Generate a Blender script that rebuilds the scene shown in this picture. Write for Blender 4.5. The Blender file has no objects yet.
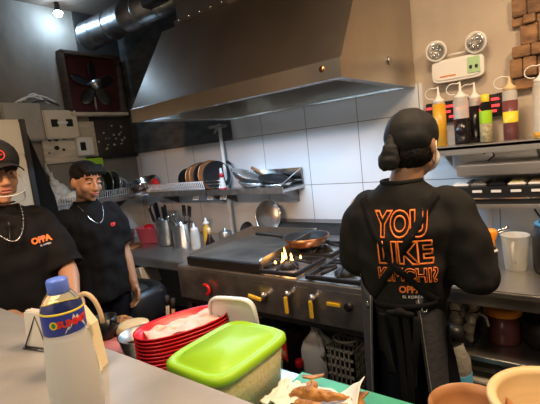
import bpy, bmesh, math, random
from math import sin, cos, pi, radians
from mathutils import Vector, Matrix, noise
from mathutils.bvhtree import BVHTree
random.seed(7)
S = bpy.context.scene
COL = S.collection

# ---------------------------------------------------------------- camera
F_PX = 413.8
PITCH, ROLL, YAW = radians(7.24), radians(-6.433), radians(38.27)
fw = Vector((-sin(YAW)*cos(PITCH), cos(YAW)*cos(PITCH), -sin(PITCH)))
rt = Vector((cos(YAW), sin(YAW), 0)); up = rt.cross(fw)
r2 = cos(ROLL)*rt + sin(ROLL)*up; u2 = -sin(ROLL)*rt + cos(ROLL)*up
cd = bpy.data.cameras.new('camera'); cam = bpy.data.objects.new('camera', cd); COL.objects.link(cam)
cam.matrix_world = Matrix(((r2.x,u2.x,-fw.x,0),(r2.y,u2.y,-fw.y,0),(r2.z,u2.z,-fw.z,1.5),(0,0,0,1)))
cd.sensor_fit = 'HORIZONTAL'; cd.sensor_width = 36; cd.lens = 36*F_PX/540; cd.clip_start = .02
S.camera = cam
# ---------------------------------------------------------------- world, exposure
w = bpy.data.worlds.new('world'); S.world = w; w.use_nodes = True
w.node_tree.nodes['Background'].inputs[0].default_value = (1.0, .80, .60, 1)
w.node_tree.nodes['Background'].inputs[1].default_value = .11
S.view_settings.view_transform = 'Standard'; S.view_settings.look = 'None'
S.view_settings.gamma = 1; S.view_settings.use_curve_mapping = False
S.view_settings.exposure = 0.25
def lamp(name, kind, loc, energy, color, rot=None, size=.1, size_y=None, target=None, **kw):
    d = bpy.data.lights.new(name, kind); d.energy = energy; d.color = color
    if kind == 'AREA':
        d.size = size
        if size_y: d.shape = 'RECTANGLE'; d.size_y = size_y
    else: d.shadow_soft_size = size
    for k, v in kw.items(): setattr(d, k, v)
    o = bpy.data.objects.new(name, d); COL.objects.link(o); o.location = loc
    if target: o.rotation_euler = (Vector(target)-Vector(loc)).to_track_quat('-Z','Y').to_euler()
    elif rot: o.rotation_euler = rot
    return o
WARM = (1.0, .70, .44); COOL = (.46, .71, 1.0)
lamp('hood_light', 'AREA', (-1.6, 1.93, 1.878), 20, COOL, (0,0,0), 1.2, .05)
lamp('wall_spot_light', 'POINT', (-3.60, 1.93, 2.81), 7, COOL, size=.03)
lamp('ceiling_light', 'AREA', (-.35, 1.15, 2.9), 28, WARM, (0,0,0), .5, .5)
lamp('counter_light', 'AREA', (-1.0, -.1, 2.85), 14, (1.0,.86,.70), (0,0,0), .6, .3)
lamp('bar_fill_light', 'POINT', (-.55, -.55, 2.15), 26, (1.0,.80,.58), size=.12)  # added warm fill, no pendant modelled; brightens bar items and the lower wall
lamp('wall_fill_spot', 'SPOT', (-.9, -.6, 2.3), 120, (1.0,.52,.26), target=(-2.2,2.6,1.0), size=.06, spot_size=radians(46), spot_blend=.6)  # added unseen spot, warms the tiles below the dish racks
lamp('right_wall_light', 'AREA', (.50, 1.35, 2.65), 32, WARM, (0,0,0), .3, .3)

# ---------------------------------------------------------------- materials
MATS = {}
def mat(name, col, rough=.6, metal=0, var=0, scale=6, bump=0, bscale=40, trans=0, ior=1.45, emit=None, es=0, stretch=(1,1,1), alpha=1, col2=None, spec=.5, sheen=0, sss=0, aniso=0):
    if name in MATS: return MATS[name]
    m = bpy.data.materials.new(name); m.use_nodes = True; nt = m.node_tree; b = nt.nodes['Principled BSDF']
    b.inputs['Base Color'].default_value = (*col, 1); b.inputs['Roughness'].default_value = rough
    b.inputs['Metallic'].default_value = metal; b.inputs['Transmission Weight'].default_value = trans
    b.inputs['IOR'].default_value = ior; b.inputs['Alpha'].default_value = alpha
    b.inputs['Specular IOR Level'].default_value = spec
    if sss: b.inputs['Subsurface Weight'].default_value = sss; b.inputs['Subsurface Scale'].default_value = .02
    if emit: b.inputs['Emission Color'].default_value = (*emit, 1); b.inputs['Emission Strength'].default_value = es
    if var or bump or col2:
        tc = nt.nodes.new('ShaderNodeTexCoord'); mp = nt.nodes.new('ShaderNodeMapping')
        mp.inputs['Scale'].default_value = stretch; nt.links.new(tc.outputs['Object'], mp.inputs[0])
        n = nt.nodes.new('ShaderNodeTexNoise'); n.inputs['Scale'].default_value = scale; n.inputs['Detail'].default_value = 5
        nt.links.new(mp.outputs[0], n.inputs['Vector'])
        if var or col2:
            cr = nt.nodes.new('ShaderNodeValToRGB'); cr.color_ramp.elements[0].position = .33; cr.color_ramp.elements[1].position = .67
            c2 = col2 if col2 else tuple(min(1, c*(1+var)) for c in col)
            c1 = col if col2 else tuple(c*(1-var) for c in col)
            cr.color_ramp.elements[0].color = (*c1, 1); cr.color_ramp.elements[1].color = (*c2, 1)
            nt.links.new(n.outputs[0], cr.inputs[0]); nt.links.new(cr.outputs[0], b.inputs['Base Color'])
        if bump:
            n2 = nt.nodes.new('ShaderNodeTexNoise'); n2.inputs['Scale'].default_value = bscale; n2.inputs['Detail'].default_value = 3
            nt.links.new(mp.outputs[0], n2.inputs['Vector'])
            bp = nt.nodes.new('ShaderNodeBump'); bp.inputs['Strength'].default_value = bump; bp.inputs['Distance'].default_value = .01
            nt.links.new(n2.outputs[0], bp.inputs['Height']); nt.links.new(bp.outputs[0], b.inputs['Normal'])
    MATS[name] = m; return m
def tile_mat(name, c1, grout, ux, ox, oz, s=.41):
    m = bpy.data.materials.new(name); m.use_nodes = True; nt = m.node_tree; b = nt.nodes['Principled BSDF']
    tc = nt.nodes.new('ShaderNodeTexCoord'); sx = nt.nodes.new('ShaderNodeSeparateXYZ'); cx = nt.nodes.new('ShaderNodeCombineXYZ')
    nt.links.new(tc.outputs['Object'], sx.inputs[0])
    def add(o, v, i):
        a = nt.nodes.new('ShaderNodeMath'); a.operation = 'SUBTRACT'; a.inputs[1].default_value = v
        nt.links.new(o, a.inputs[0]); nt.links.new(a.outputs[0], cx.inputs[i])
    add(sx.outputs[ux], ox, 0); add(sx.outputs[2], oz, 1)
    br = nt.nodes.new('ShaderNodeTexBrick'); br.offset = 0; br.squash = 1
    br.inputs['Scale'].default_value = 1; br.inputs['Brick Width'].default_value = s; br.inputs['Row Height'].default_value = s
    br.inputs['Mortar Size'].default_value = .0028; br.inputs['Mortar Smooth'].default_value = .1
    br.inputs['Color1'].default_value = (*c1, 1); br.inputs['Color2'].default_value = (*[c*.96 for c in c1], 1); br.inputs['Mortar'].default_value = (*grout, 1)
    nt.links.new(cx.outputs[0], br.inputs['Vector']); nt.links.new(br.outputs[0], b.inputs['Base Color'])
    b.inputs['Roughness'].default_value = .22
    bp = nt.nodes.new('ShaderNodeBump'); bp.inputs['Strength'].default_value = .3; bp.invert = True; bp.inputs['Distance'].default_value = .004
    nt.links.new(br.outputs['Fac'], bp.inputs['Height']); nt.links.new(bp.outputs[0], b.inputs['Normal'])
    MATS[name] = m; return m
tile_mat('white_wall_tile', (.66,.69,.71), (.22,.22,.21), 0, -1.642, 1.205)
tile_mat('white_side_tile', (.66,.66,.63), (.22,.22,.21), 1, 2.6, 1.205)
mat('concrete', (.36,.33,.29), .85, var=.28, scale=2.2, bump=.25, bscale=18)
mat('dark_concrete', (.13,.11,.085), .85, col2=(.30,.265,.22), scale=1.7, stretch=(1,1.4,.7), bump=.3, bscale=14)
mat('beige_plaster', (.46,.39,.31), .8, var=.12, scale=2.5, bump=.15, bscale=30)
mat('black_board', (.022,.02,.018), .75, col2=(.05,.045,.04), scale=3)
mat('soot_board', (.035,.037,.038), .6, col2=(.10,.105,.105), scale=5, stretch=(1,1,2.5))
mat('floor_tile', (.035,.03,.027), .45, var=.3, scale=5)
mat('ceiling_board', (.12,.085,.06), .8, var=.3, scale=2)
mat('steel', (.62,.60,.57), .32, .95, var=.06, scale=9, bump=.03, bscale=60, stretch=(1,6,6))
mat('hood_steel', (.50,.45,.39), .33, 1, var=.10, scale=3, bump=.02, bscale=30)
mat('dark_steel', (.17,.16,.155), .35, 1, var=.2, scale=6)
mat('shiny_steel', (.72,.72,.72), .16, 1)
mat('used_steel', (.44,.42,.40), .34, .93, var=.25, scale=14)
mat('griddle_plate', (.22,.19,.16), .42, .8, col2=(.10,.085,.075), scale=4)
mat('cast_iron', (.014,.013,.013), .6, 0, spec=.3, bump=.2, bscale=80)
mat('black_plastic', (.012,.012,.013), .4)
mat('rubber', (.02,.02,.02), .7)
mat('white_plastic', (.75,.74,.70), .4)
mat('cream_paint', (.62,.56,.44), .5, var=.08, scale=4)
mat('grey_paint', (.36,.34,.29), .5, var=.1, scale=4)
mat('plywood', (.52,.46,.36), .7, var=.15, scale=7, stretch=(1,1,4))
mat('bar_top', (.31,.29,.265), .28, var=.10, scale=9, bump=.05, bscale=12)
mat('glass', (.96,.98,.98), .02, trans=1, ior=1.45)
mat('clear_plastic', (.97,.98,.98), .05, trans=1, ior=1.12)
mat('tub_clear', (.80,.80,.74), .25, alpha=.16)
mat('frosted', (.80,.80,.76), .35, trans=.55, ior=1.15)
mat('cloudy_liquid', (.93,.92,.88), .3, trans=.15, ior=1.2)
mat('wire', (.82,.83,.84), .4, 0)
mat('skin', (.42,.225,.13), .48, sss=.08, var=.07, scale=12)
mat('skin_dark', (.36,.19,.11), .48, sss=.08, var=.07, scale=12)
mat('hair', (.006,.0055,.005), .6, spec=.15, bump=.7, bscale=150, stretch=(1,1,.3))
mat('shirt_black', (.010,.0098,.0105), .9, spec=.12, bump=.25, bscale=9)
mat('shirt_charcoal', (.017,.0162,.0155), .9, spec=.15, bump=.25, bscale=9)
mat('trouser', (.008,.009,.015), .9, spec=.12, bump=.25, bscale=8)
mat('apron_cloth', (.062,.062,.068), .8, spec=.2, bump=.3, bscale=50)
mat('cap_cloth', (.018,.018,.0185), .7, spec=.2, bump=.2, bscale=30)
mat('orange_print', (.80,.20,.035), .6)
mat('white_print', (.75,.73,.70), .6)
mat('red_plastic', (.60,.012,.018), .3)
mat('lime_plastic', (.33,.62,.02), .42)
mat('green_plastic', (.07,.38,.23), .45, var=.1, scale=10)
mat('blue_cap', (.12,.22,.78), .4)
mat('blue_plastic', (.05,.22,.42), .45)
mat('navy_label', (.03,.05,.34), .35)
mat('yellow', (.80,.62,.04), .4)
mat('red_print', (.75,.04,.03), .4)
mat('pink_paper', (.84,.56,.47), .7, bump=.4, bscale=25)
mat('paper', (.80,.74,.64), .75, bump=.3, bscale=20)
mat('kraft', (.60,.42,.24), .75, bump=.2, bscale=20)
mat('wood', (.28,.12,.045), .45, col2=(.42,.20,.075), scale=4, stretch=(1,8,1))
mat('pale_wood', (.60,.44,.22), .5, col2=(.72,.54,.30), scale=5, stretch=(1,1,7))
mat('dark_wood', (.035,.022,.016), .55, col2=(.08,.05,.035), scale=5, stretch=(1,1,6))
mat('fried', (.20,.07,.02), .5, col2=(.60,.29,.07), scale=22, bump=.8, bscale=60)
mat('rice', (.80,.68,.26), .7, col2=(.88,.80,.48), scale=60, bump=.8, bscale=90)
mat('silver', (.75,.75,.75), .2, 1)
mat('yellow_rubber', (.75,.48,.03), .5)
mat('orange_plastic', (.85,.30,.02), .4)
mat('copper', (.62,.27,.12), .3, 1, var=.25, scale=8)
mat('amber', (.75,.40,.03), .3, trans=.2)
mat('soy', (.012,.008,.01), .2)
mat('plum', (.16,.05,.05), .3)
mat('herb', (.20,.17,.08), .6, col2=(.42,.38,.22), scale=90)
mat('fan_red', (.05,.008,.010), .6, var=.3, scale=8)
mat('duct', (.36,.38,.40), .36, 1, var=.3, scale=14)
mat('lamp_on', (1,1,1), .5, emit=(.75,.88,1), es=30)
mat('tube_on', (1,1,1), .5, emit=(.75,.88,1), es=9)
mat('flame', (1,.5,.1), .5, emit=(1,.50,.12), es=7)
mat('led_red', (.3,.01,.01), .5, emit=(1,.05,.05), es=1.5)
mat('led_lens', (.55,.54,.50), .15, .6)
mat('egg', (.80,.70,.56), .5)
mat('eye_white', (.5,.46,.42), .3)
mat('lip', (.36,.13,.10), .45)
mat('pot_black', (.015,.015,.016), .3)
mat('stuff_brown', (.12,.055,.025), .4)
mat('wicker', (.33,.32,.27), .6, bump=.5, bscale=60)

mat('pink_tub', (.85,.16,.22), .3, alpha=.75)
mat('red_tray', (.62,.20,.18), .5)
mat('green_light', (.38,.60,.30), .5)
mat('cladding', (.10,.045,.018), .6, col2=(.36,.19,.075), scale=7, stretch=(1,1,2.2), bump=.3)
mat('light_blue', (.10,.42,.70), .45)
mat('emblem_green', (.03,.25,.06), .4)
mat('paper_cream', (.78,.66,.42), .75, bump=.2, bscale=20)
# ---------------------------------------------------------------- mesh helpers
class MB:
    def __init__(s): s.v = []; s.f = []; s.sm = []
    def add(s, vs, fs, smooth=True):
        o = len(s.v); s.v += [Vector(v) for v in vs]; s.f += [tuple(i+o for i in f) for f in fs]; s.sm += [smooth]*len(fs); return s
    def box(s, c, d, rot=(0,0,0), bev=0):
        x, y, z = [q/2 for q in d]; R = Matrix.Rotation(rot[2],3,'Z') @ Matrix.Rotation(rot[1],3,'Y') @ Matrix.Rotation(rot[0],3,'X'); c = Vector(c)
        if bev <= 0:
            P = [(-x,-y,-z),(x,-y,-z),(x,y,-z),(-x,y,-z),(-x,-y,z),(x,-y,z),(x,y,z),(-x,y,z)]
            return s.add([c+R@Vector(p) for p in P], [(0,3,2,1),(4,5,6,7),(0,1,5,4),(1,2,6,5),(2,3,7,6),(3,0,4,7)], False)
        bm = bmesh.new(); bmesh.ops.create_cube(bm, size=1)
        for v in bm.verts: v.co = Vector((v.co.x*2*x, v.co.y*2*y, v.co.z*2*z))
        bmesh.ops.bevel(bm, geom=list(bm.edges), offset=min(bev, x*.95, y*.95, z*.95), segments=2, affect='EDGES')
        s.add([c+R@v.co for v in bm.verts], [[v.index for v in f.verts] for f in bm.faces], False); bm.free(); return s
    def lathe(s, prof, c=(0,0,0), n=28, axis='Z', rot=None, sx=1, sy=1, smooth=True):
        c = Vector(c); R = rot if rot else {'Z': Matrix.Identity(3), 'X': Matrix.Rotation(pi/2,3,'Y'), 'Y': Matrix.Rotation(-pi/2,3,'X')}[axis]
        vs = []; fs = []
        for r, z in prof:
            for i in range(n):
                a = 2*pi*i/n; vs.append(c+R@Vector((r*cos(a)*sx, r*sin(a)*sy, z)))
        for j in range(len(prof)-1):
            for i in range(n):
                k = (i+1) % n; fs.append((j*n+i, j*n+k, (j+1)*n+k, (j+1)*n+i))
        ring = len(prof) in (4,5) and prof[0][0] > 1e-6 and abs(prof[0][0]-prof[-1][0]) < .2*prof[0][0]
        if ring:
            m = len(prof)-1
            for i in range(n): k = (i+1) % n; fs.append((m*n+i, m*n+k, k, i))
            return s.add(vs, fs, smooth)
        if prof[0][0] > 1e-6: fs.append(tuple(reversed(range(n))))
        if prof[-1][0] > 1e-6: fs.append(tuple(range((len(prof)-1)*n, len(prof)*n)))
        return s.add(vs, fs, smooth)
    def cyl(s, a, b, r, r2=None, n=14):
        a = Vector(a); b = Vector(b); d = b-a; R = d.to_track_quat('Z','Y').to_matrix()
        return s.lathe([(r,0),(r2 if r2 is not None else r, d.length)], a, n, rot=R)
    def tube(s, pts, r, n=8, rr=None):
        pts = [Vector(p) for p in pts]; vs = []; fs = []; m = len(pts)
        ref = None
        for j, p in enumerate(pts):
            t = (pts[min(j+1,m-1)]-pts[max(j-1,0)]).normalized()
            if ref is None: ref = t.orthogonal().normalized()
            ref = (ref - t*ref.dot(t)).normalized(); b = t.cross(ref); q = rr[j] if rr else r
            for i in range(n):
                a = 2*pi*i/n; vs.append(p+ref*cos(a)*q+b*sin(a)*q)
        for j in range(m-1):
            for i in range(n):
                k = (i+1)%n; fs.append((j*n+i, j*n+k, (j+1)*n+k, (j+1)*n+i))
        fs.append(tuple(reversed(range(n)))); fs.append(tuple(range((m-1)*n, m*n)))
        return s.add(vs, fs)
    def ell(s, c, r, rot=None, n=20, m=12):
        c = Vector(c); R = rot if rot else Matrix.Identity(3); vs = []; fs = []
        for j in range(1, m):
            t = pi*j/m
            for i in range(n):
                a = 2*pi*i/n; vs.append(c+R@Vector((r[0]*sin(t)*cos(a), r[1]*sin(t)*sin(a), r[2]*cos(t))))
        for j in range(m-2):
            for i in range(n):
                k = (i+1)%n; fs.append((j*n+i, (j+1)*n+i, (j+1)*n+k, j*n+k))
        a = len(vs); vs += [c+R@Vector((0,0,r[2])), c+R@Vector((0,0,-r[2]))]
        for i in range(n):
            k = (i+1)%n; fs.append((a, i, k)); fs.append((a+1, (m-2)*n+k, (m-2)*n+i))
        return s.add(vs, fs)
    def loft(s, rings, n=28, cap=True, sup=2.0):
        # rings: (center, rx, ry[, rotation matrix])
        vs = []; fs = []
        for rg in rings:
            c = Vector(rg[0]); R = rg[3] if len(rg) > 3 else Matrix.Identity(3)
            for i in range(n):
                a = 2*pi*i/n; ca, sa = cos(a), sin(a)
                x = abs(ca)**(2/sup)*(1 if ca >= 0 else -1); y = abs(sa)**(2/sup)*(1 if sa >= 0 else -1)
                vs.append(c+R@Vector((rg[1]*x, rg[2]*y, 0)))
        for j in range(len(rings)-1):
            for i in range(n):
                k = (i+1)%n; fs.append((j*n+i, j*n+k, (j+1)*n+k, (j+1)*n+i))
        if cap: fs.append(tuple(reversed(range(n)))); fs.append(tuple(range((len(rings)-1)*n, len(rings)*n)))
        return s.add(vs, fs)
    def limb(s, pts, rr, n=14):
        for i in range(len(pts)-1):
            a, b = Vector(pts[i]), Vector(pts[i+1]); s.cyl(a, b, rr[i], rr[i+1], n)
        for p, r in zip(pts, rr): s.ell(p, (r,r,r), n=n, m=8)
        return s
    def prism(s, poly, a, b, axis='X'):
        n = len(poly); f = {'X': lambda p,t: (t,p[0],p[1]), 'Y': lambda p,t: (p[0],t,p[1]), 'Z': lambda p,t: (p[0],p[1],t)}[axis]
        vs = [f(p,a) for p in poly]+[f(p,b) for p in poly]
        return s.add(vs, [tuple(range(n)), tuple(reversed(range(n,2*n)))]+[(i+n,(i+1)%n+n,(i+1)%n,i) for i in range(n)], False)
    def shift(s, d):
        d = Vector(d); s.v = [v+d for v in s.v]; return s
    def xf(s, M): s.v = [M@v for v in s.v]; return s
    def mesh(s, name):
        me = bpy.data.meshes.new(name); me.from_pydata([tuple(v) for v in s.v], [], s.f)
        me.polygons.foreach_set('use_smooth', s.sm); 
        bm = bmesh.new(); bm.from_mesh(me); bmesh.ops.recalc_face_normals(bm, faces=bm.faces); bm.to_mesh(me); bm.free()
        return me
def obj(name, mb, m, parent=None, label=None):
    me = mb.mesh(name) if isinstance(mb, MB) else mb
    me.materials.clear(); me.materials.append(MATS[m]); o = bpy.data.objects.new(name, me); COL.objects.link(o)
    if parent: o.parent = parent
    if label: o['label'] = label
    return o
def tag(o, label, cat, group=None, kind=None):
    o['label'] = label; o['category'] = cat
    if group: o['group'] = group
    if kind: o['kind'] = kind
    return o
def thing(name, label, cat, loc=(0,0,0), rz=0, group=None):
    o = bpy.data.objects.new(name, None); COL.objects.link(o); o.empty_display_size = .05
    o.location = loc; o.rotation_euler = (0,0,rz); return tag(o, label, cat, group)
def struct(name, mb, m):
    o = obj(name, mb, m); o['kind'] = 'structure'; return o
def kids(o): return [c for c in bpy.data.objects if c.parent == o]
def dup(root, loc, rz=None, label=None, group=None):
    def cp(o, p):
        c = o.copy(); COL.objects.link(c); c.parent = p
        for k in kids(o): cp(k, c)
        return c
    r = cp(root, None); r.location = loc
    if rz is not None: r.rotation_euler[2] = rz
    if label: r['label'] = label
    if group: r['group'] = group
    return r
def grid(fn, nu, nv):
    mb = MB(); mb.add([fn(i/nu, j/nv) for j in range(nv+1) for i in range(nu+1)],
      [(j*(nu+1)+i, j*(nu+1)+i+1, (j+1)*(nu+1)+i+1, (j+1)*(nu+1)+i) for j in range(nv) for i in range(nu)]); return mb
def thick(o, t, off=0):
    md = o.modifiers.new('solid', 'SOLIDIFY'); md.thickness = t; md.offset = off; return o
def bake(o):
    dg = bpy.context.evaluated_depsgraph_get(); me = bpy.data.meshes.new_from_object(o.evaluated_get(dg)); o.modifiers.clear(); o.data = me; return o
def organic(name, mb, m, parent, voxel=.006, smooth=6, fn=None, cut=None, label=None):
    t = bpy.data.objects.new('tmp', mb.mesh('tmp')); COL.objects.link(t)
    md = t.modifiers.new('r', 'REMESH'); md.mode = 'VOXEL'; md.voxel_size = voxel; md.use_smooth_shade = True
    if smooth: sm = t.modifiers.new('s', 'SMOOTH'); sm.iterations = smooth; sm.factor = .5
    dg = bpy.context.evaluated_depsgraph_get(); dg.update()
    me = bpy.data.meshes.new_from_object(t.evaluated_get(dg)); bpy.data.objects.remove(t)
    if cut:
        bm = bmesh.new(); bm.from_mesh(me); bmesh.ops.delete(bm, geom=[f for f in bm.faces if cut(f.calc_center_median())], context='FACES'); bm.to_mesh(me); bm.free()
    if fn:
        nv = [(v.co.copy(), v.normal.copy()) for v in me.vertices]
        for v, (c, nn) in zip(me.vertices, nv): v.co = fn(c, nn)
    for p in me.polygons: p.use_smooth = True
    me.name = name
    return obj(name, me, m, parent, label)
def text_mesh(txt, size, outline=0, extrude=.001, offset=0, shear=0, space=1.0):
    cu = bpy.data.curves.new('t', 'FONT'); cu.body = txt; cu.size = size; cu.align_x = 'CENTER'; cu.align_y = 'CENTER'; cu.offset = offset; cu.shear = shear; cu.space_character = space
    if outline: cu.fill_mode = 'NONE'; cu.bevel_depth = outline; cu.bevel_resolution = 0; cu.resolution_u = 4
    else: cu.extrude = extrude; cu.resolution_u = 3
    o = bpy.data.objects.new('t', cu); COL.objects.link(o); dg = bpy.context.evaluated_depsgraph_get(); dg.update()
    me = bpy.data.meshes.new_from_object(o.evaluated_get(dg)); bpy.data.objects.remove(o); return me

# ================================================================ setting
H = 2.95
struct('floor', MB().box((-1.1,.4,-.025),(5.4,4.5,.05)), 'floor_tile')
struct('ceiling', MB().box((-1.1,.4,H+.025),(5.4,4.5,.05)), 'ceiling_board')
struct('wall_back', MB().box((-1.1,2.66,H/2),(5.4,.10,H)), 'beige_plaster')
struct('wall_left', MB().box((-3.81,.4,H/2),(.10,4.5,H)), 'dark_concrete')
struct('trim_1', MB().box((-1.625,2.605,.895),(1.65,.012,1.79)).box((-3.10,2.605,.81),(1.30,.012,1.62)).box((.30,2.605,.70),(2.2,.012,1.40)), 'white_wall_tile')
struct('trim_2', MB().box((-3.755,1.55,.6),(.012,2.1,1.2)), 'white_side_tile')
struct('trim_3', MB().box((-3.055,2.59,2.28),(1.37,.02,1.34)).box((-1.77,2.59,2.68),(1.2,.02,.54)), 'soot_board')   # dark board above the tiles
struct('trim_4', MB().box((-3.755,2.37,2.28),(.02,.44,1.33)), 'black_board')
# flakes of peeled paint on the dark board
fk = MB()
for k in range(16):
    y = random.uniform(2.2,2.5); z = random.uniform(1.68,1.93); n = 6; a0 = random.random()*6
    fk.add([(-3.743, y+cos(a0+i)*random.uniform(.004,.02), z+sin(a0+i)*random.uniform(.004,.018)) for i in range(n)], [tuple(range(n))], False)
struct('trim_5', fk, 'beige_plaster')

# ---------------------------------------------------------------- left wall fittings (wall face x = -3.76)
t = thing('exhaust_fan', 'dark framed exhaust fan with dull red housing on the concrete wall', 'fan', (-3.75,2.22,2.28))
F = MB()
for (c,d) in (((.05,0,.27),(.09,.58,.035)),((.05,-.275,0),(.09,.035,.55)),((.05,.275,0),(.09,.035,.55))): F.box(c,d,bev=.004)
obj('frame', F, 'dark_wood', t)
obj('sill', MB().box((.06,0,-.275),(.11,.58,.03),bev=.004), 'plywood', t, 'pale wooden bottom rail of the frame')
obj('housing', MB().box((.015,0,0),(.02,.52,.52)), 'fan_red', t)
bl = MB()
for k in range(5):
    a = 2*pi*k/5
    R = Matrix.Rotation(a,3,'X') @ Matrix.Rotation(radians(25),3,'Z')
    b = MB().ell((0,0,0),(.008,.055,.09)); bl.v += [Vector((.055,0,0)) + Matrix.Rotation(a,3,'X') @ (Vector((0,0,.13)) + Matrix.Rotation(radians(25),3,'Z') @ v) for v in b.v]
    o = len(bl.v)-len(b.v); bl.f += [tuple(i+o for i in f) for f in b.f]; bl.sm += b.sm
obj('blades', bl, 'pot_black', t)
obj('motor_hub', MB().cyl((.03,0,0),(.12,0,0),.045).cyl((.03,.0,0),(.03,0,-.24),.012), 'used_steel', t)

def elbox(name, label, y0, y1, z0, z1, d, m, x=-3.76):
    t = thing(name, label, 'electrical box', (x, (y0+y1)/2, (z0+z1)/2)); W, Hh = y1-y0, z1-z0
    obj('case', MB().box((d/2,0,0),(d,W,Hh),bev=.008), m, t)
    obj('cover', MB().box((d+.004,0,0),(.008,W-.02,Hh-.02),bev=.004), m, t)
    return t, d+.008
t, d = elbox('electrical_box', 'large grey-beige metal electrical cabinet with plain cover on left wall', 1.38, 1.685, 1.79, 2.10, .09, 'grey_paint')
obj('screw', MB().cyl((d,.12,0),(d+.006,.12,0),.006).cyl((d,-.12,0),(d+.006,-.12,0),.006), 'used_steel', t)
t, d = elbox('electrical_box', 'cream electrical box with two dark square switch windows', 1.69, 1.985, 1.795, 2.04, .10, 'cream_paint')
for s in (-1,1): obj('switch', MB().box((d,.065*s,.01),(.012,.06,.065),bev=.003), 'black_plastic', t)
obj('switch_strip', MB().box((d+.006,0,.012),(.008,.09,.018)), 'white_plastic', t)
bd = obj('mounting_board', MB().box((-3.745,1.925,1.765),(.03,.50,.36),bev=.003), 'plywood'); 
tag(bd, 'stained plywood mounting board with dark holes under the cream electrical box', 'board')
for (y,z,r) in ((1.79,1.72,.02),(1.85,1.70,.012),(1.80,1.80,.022),(1.87,1.81,.025),(1.91,1.82,.014),(1.74,1.79,.012),(1.72,1.68,.007)):
    obj('hole', MB().lathe([(0,0),(r,0),(r,.003),(0,.0031)],(-3.732,y,z),10,axis='X',sy=1.2), 'black_plastic', bd)
t = thing('circuit_breaker', 'small white circuit breaker box with black window on the plywood board', 'breaker', (-3.728,2.03,1.715))
obj('case', MB().box((.03,0,0),(.06,.15,.165),bev=.006), 'white_plastic', t)
obj('window', MB().box((.062,-.03,.0),(.008,.05,.075),bev=.002), 'black_plastic', t)
obj('flap', MB().box((.063,.045,0),(.008,.05,.14),bev=.003), 'white_plastic', t)
cb = MB()
for k,(a,b_) in enumerate(((1.5,1.78),(1.54,1.84),(1.58,1.74))):
    cb.tube([(-3.70,a+(b_-a)*i/10, 2.10+.055*sin(pi*i/10)+.012*k) for i in range(11)], .006, 6)
tag(obj('cable', cb, 'white_plastic'), 'loops of white cable over the top of the electrical cabinets', 'cable')
tag(obj('cable', MB().tube([(-3.70,1.60+.026*i, 2.085+.04*sin(pi*i/10)) for i in range(11)], .008, 6), 'rubber'), 'thick black cable arching between the two electrical cabinets', 'cable')
tag(obj('shelf_rail', MB().box((-3.73,2.32,1.60),(.05,.56,.035),bev=.004), 'black_plastic'), 'black horizontal rail at the foot of the dark peeling board', 'rail')
# cream cupboard behind the nearest cook
t = thing('tall_cupboard', 'tall cream panelled cupboard behind the cook in the black cap', 'cupboard', (-3.3,.76,0))
obj('carcass', MB().box((0,0,.94),(.60,.99,1.88),bev=.006), 'cream_paint', t)
for k,(z0,z1) in enumerate(((.03,.62),(.65,1.25),(1.28,1.62),(1.65,1.86))):
    for s in (-1,1): obj('panel', MB().box((.305,.245*s,(z0+z1)/2),(.012,.475,z1-z0),bev=.003), 'cream_paint', t)
obj('edge_strip', MB().box((.312,.475,.94),(.02,.035,1.88),bev=.003), 'black_plastic', t, 'black edge strip')
lb = MB().prism([(1.265,.02),(1.50,.02),(1.40,1.34),(1.285,1.82),(1.265,1.84)], -3.12, -3.07)
tag(obj('leaning_panel', lb, 'shirt_black'), 'black slanted panel standing against the side of the cream cupboard', 'panel')
t = thing('plastic_bag', 'pale knotted plastic bag hanging on the left wall below the boards', 'bag', (-3.70,1.70,1.28))
def bagf(c, n): return c + n*(.010*noise.noise(c*22)+.006*noise.noise(c*55))
organic('pouch', MB().ell((0,.03,.03),(.045,.095,.10)).limb([(0,0,.13),(0,-.01,.17),(0,-.015,.21)],[.04,.020,.012]), 'white_plastic', t, .006, 3, bagf)
organic('knot', MB().limb([(0,-.012,.19),(0,-.04,.25),(0,-.045,.31)],[.013,.016,.006]).limb([(0,-.012,.19),(0,0,.24)],[.012,.005]), 'frosted', t, .004, 2)
bag2 = organic('cloth_bundle', MB().ell((-3.6,1.80,1.275),(.07,.10,.05)).ell((-3.58,1.88,1.26),(.05,.08,.04)), 'paper', None, .006, 2, bagf)
tag(bag2, 'crumpled whitish cloth bundle on the rack beside the hanging bag', 'cloth')
# wall spot lamp
t = thing('hanging_bulb', 'lit cool white bulb hanging from the ceiling at top left', 'lamp', (-3.62,1.95,2.86))
obj('socket', MB().lathe([(.0,.10),(.018,.10),(.022,.05),(.024,.02),(.02,.0)]), 'black_plastic', t)
obj('cord', MB().tube([(0,0,.10),(.004,0,.12)],.004).tube([(-.025,.01,.12),(-.02,.01,.02)],.004), 'blue_plastic', t)
obj('bulb', MB().lathe([(0,-.03),(.025,-.022),(.038,0),(.03,.012),(.02,.02)]), 'lamp_on', t)
# duct
t = thing('ventilation_duct', 'round shiny sheet metal ventilation duct running to the chimney', 'duct', (-3.0,2.2,2.70))
obj('tube', MB().lathe([(.123,-.62),(.128,-.615),(.128,-.60),(.124,-.595),(.124,0),(.128,.005),(.128,.02),(.124,.025),(.124,.65),(.0,.651)][:-1],axis='X',n=36), 'duct', t)
for x in (-.44,-.22,.20,.42): obj('seam_ring', MB().lathe([(.124,-.008),(.1275,-.004),(.1275,.004),(.124,.008)],(x,0,0),36,'X'), 'duct', t)
obj('end_cap', MB().lathe([(0,0),(.118,0),(.118,.01),(0,.0101)],(-.61,0,0),36,'X'), 'dark_steel', t)
tag(obj('junction_box', MB().box((-2.47,2.13,2.72),(.22,.22,.20),bev=.006), 'dark_steel'), 'dark sheet metal box joining round duct to the chimney', 'duct box')

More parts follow.
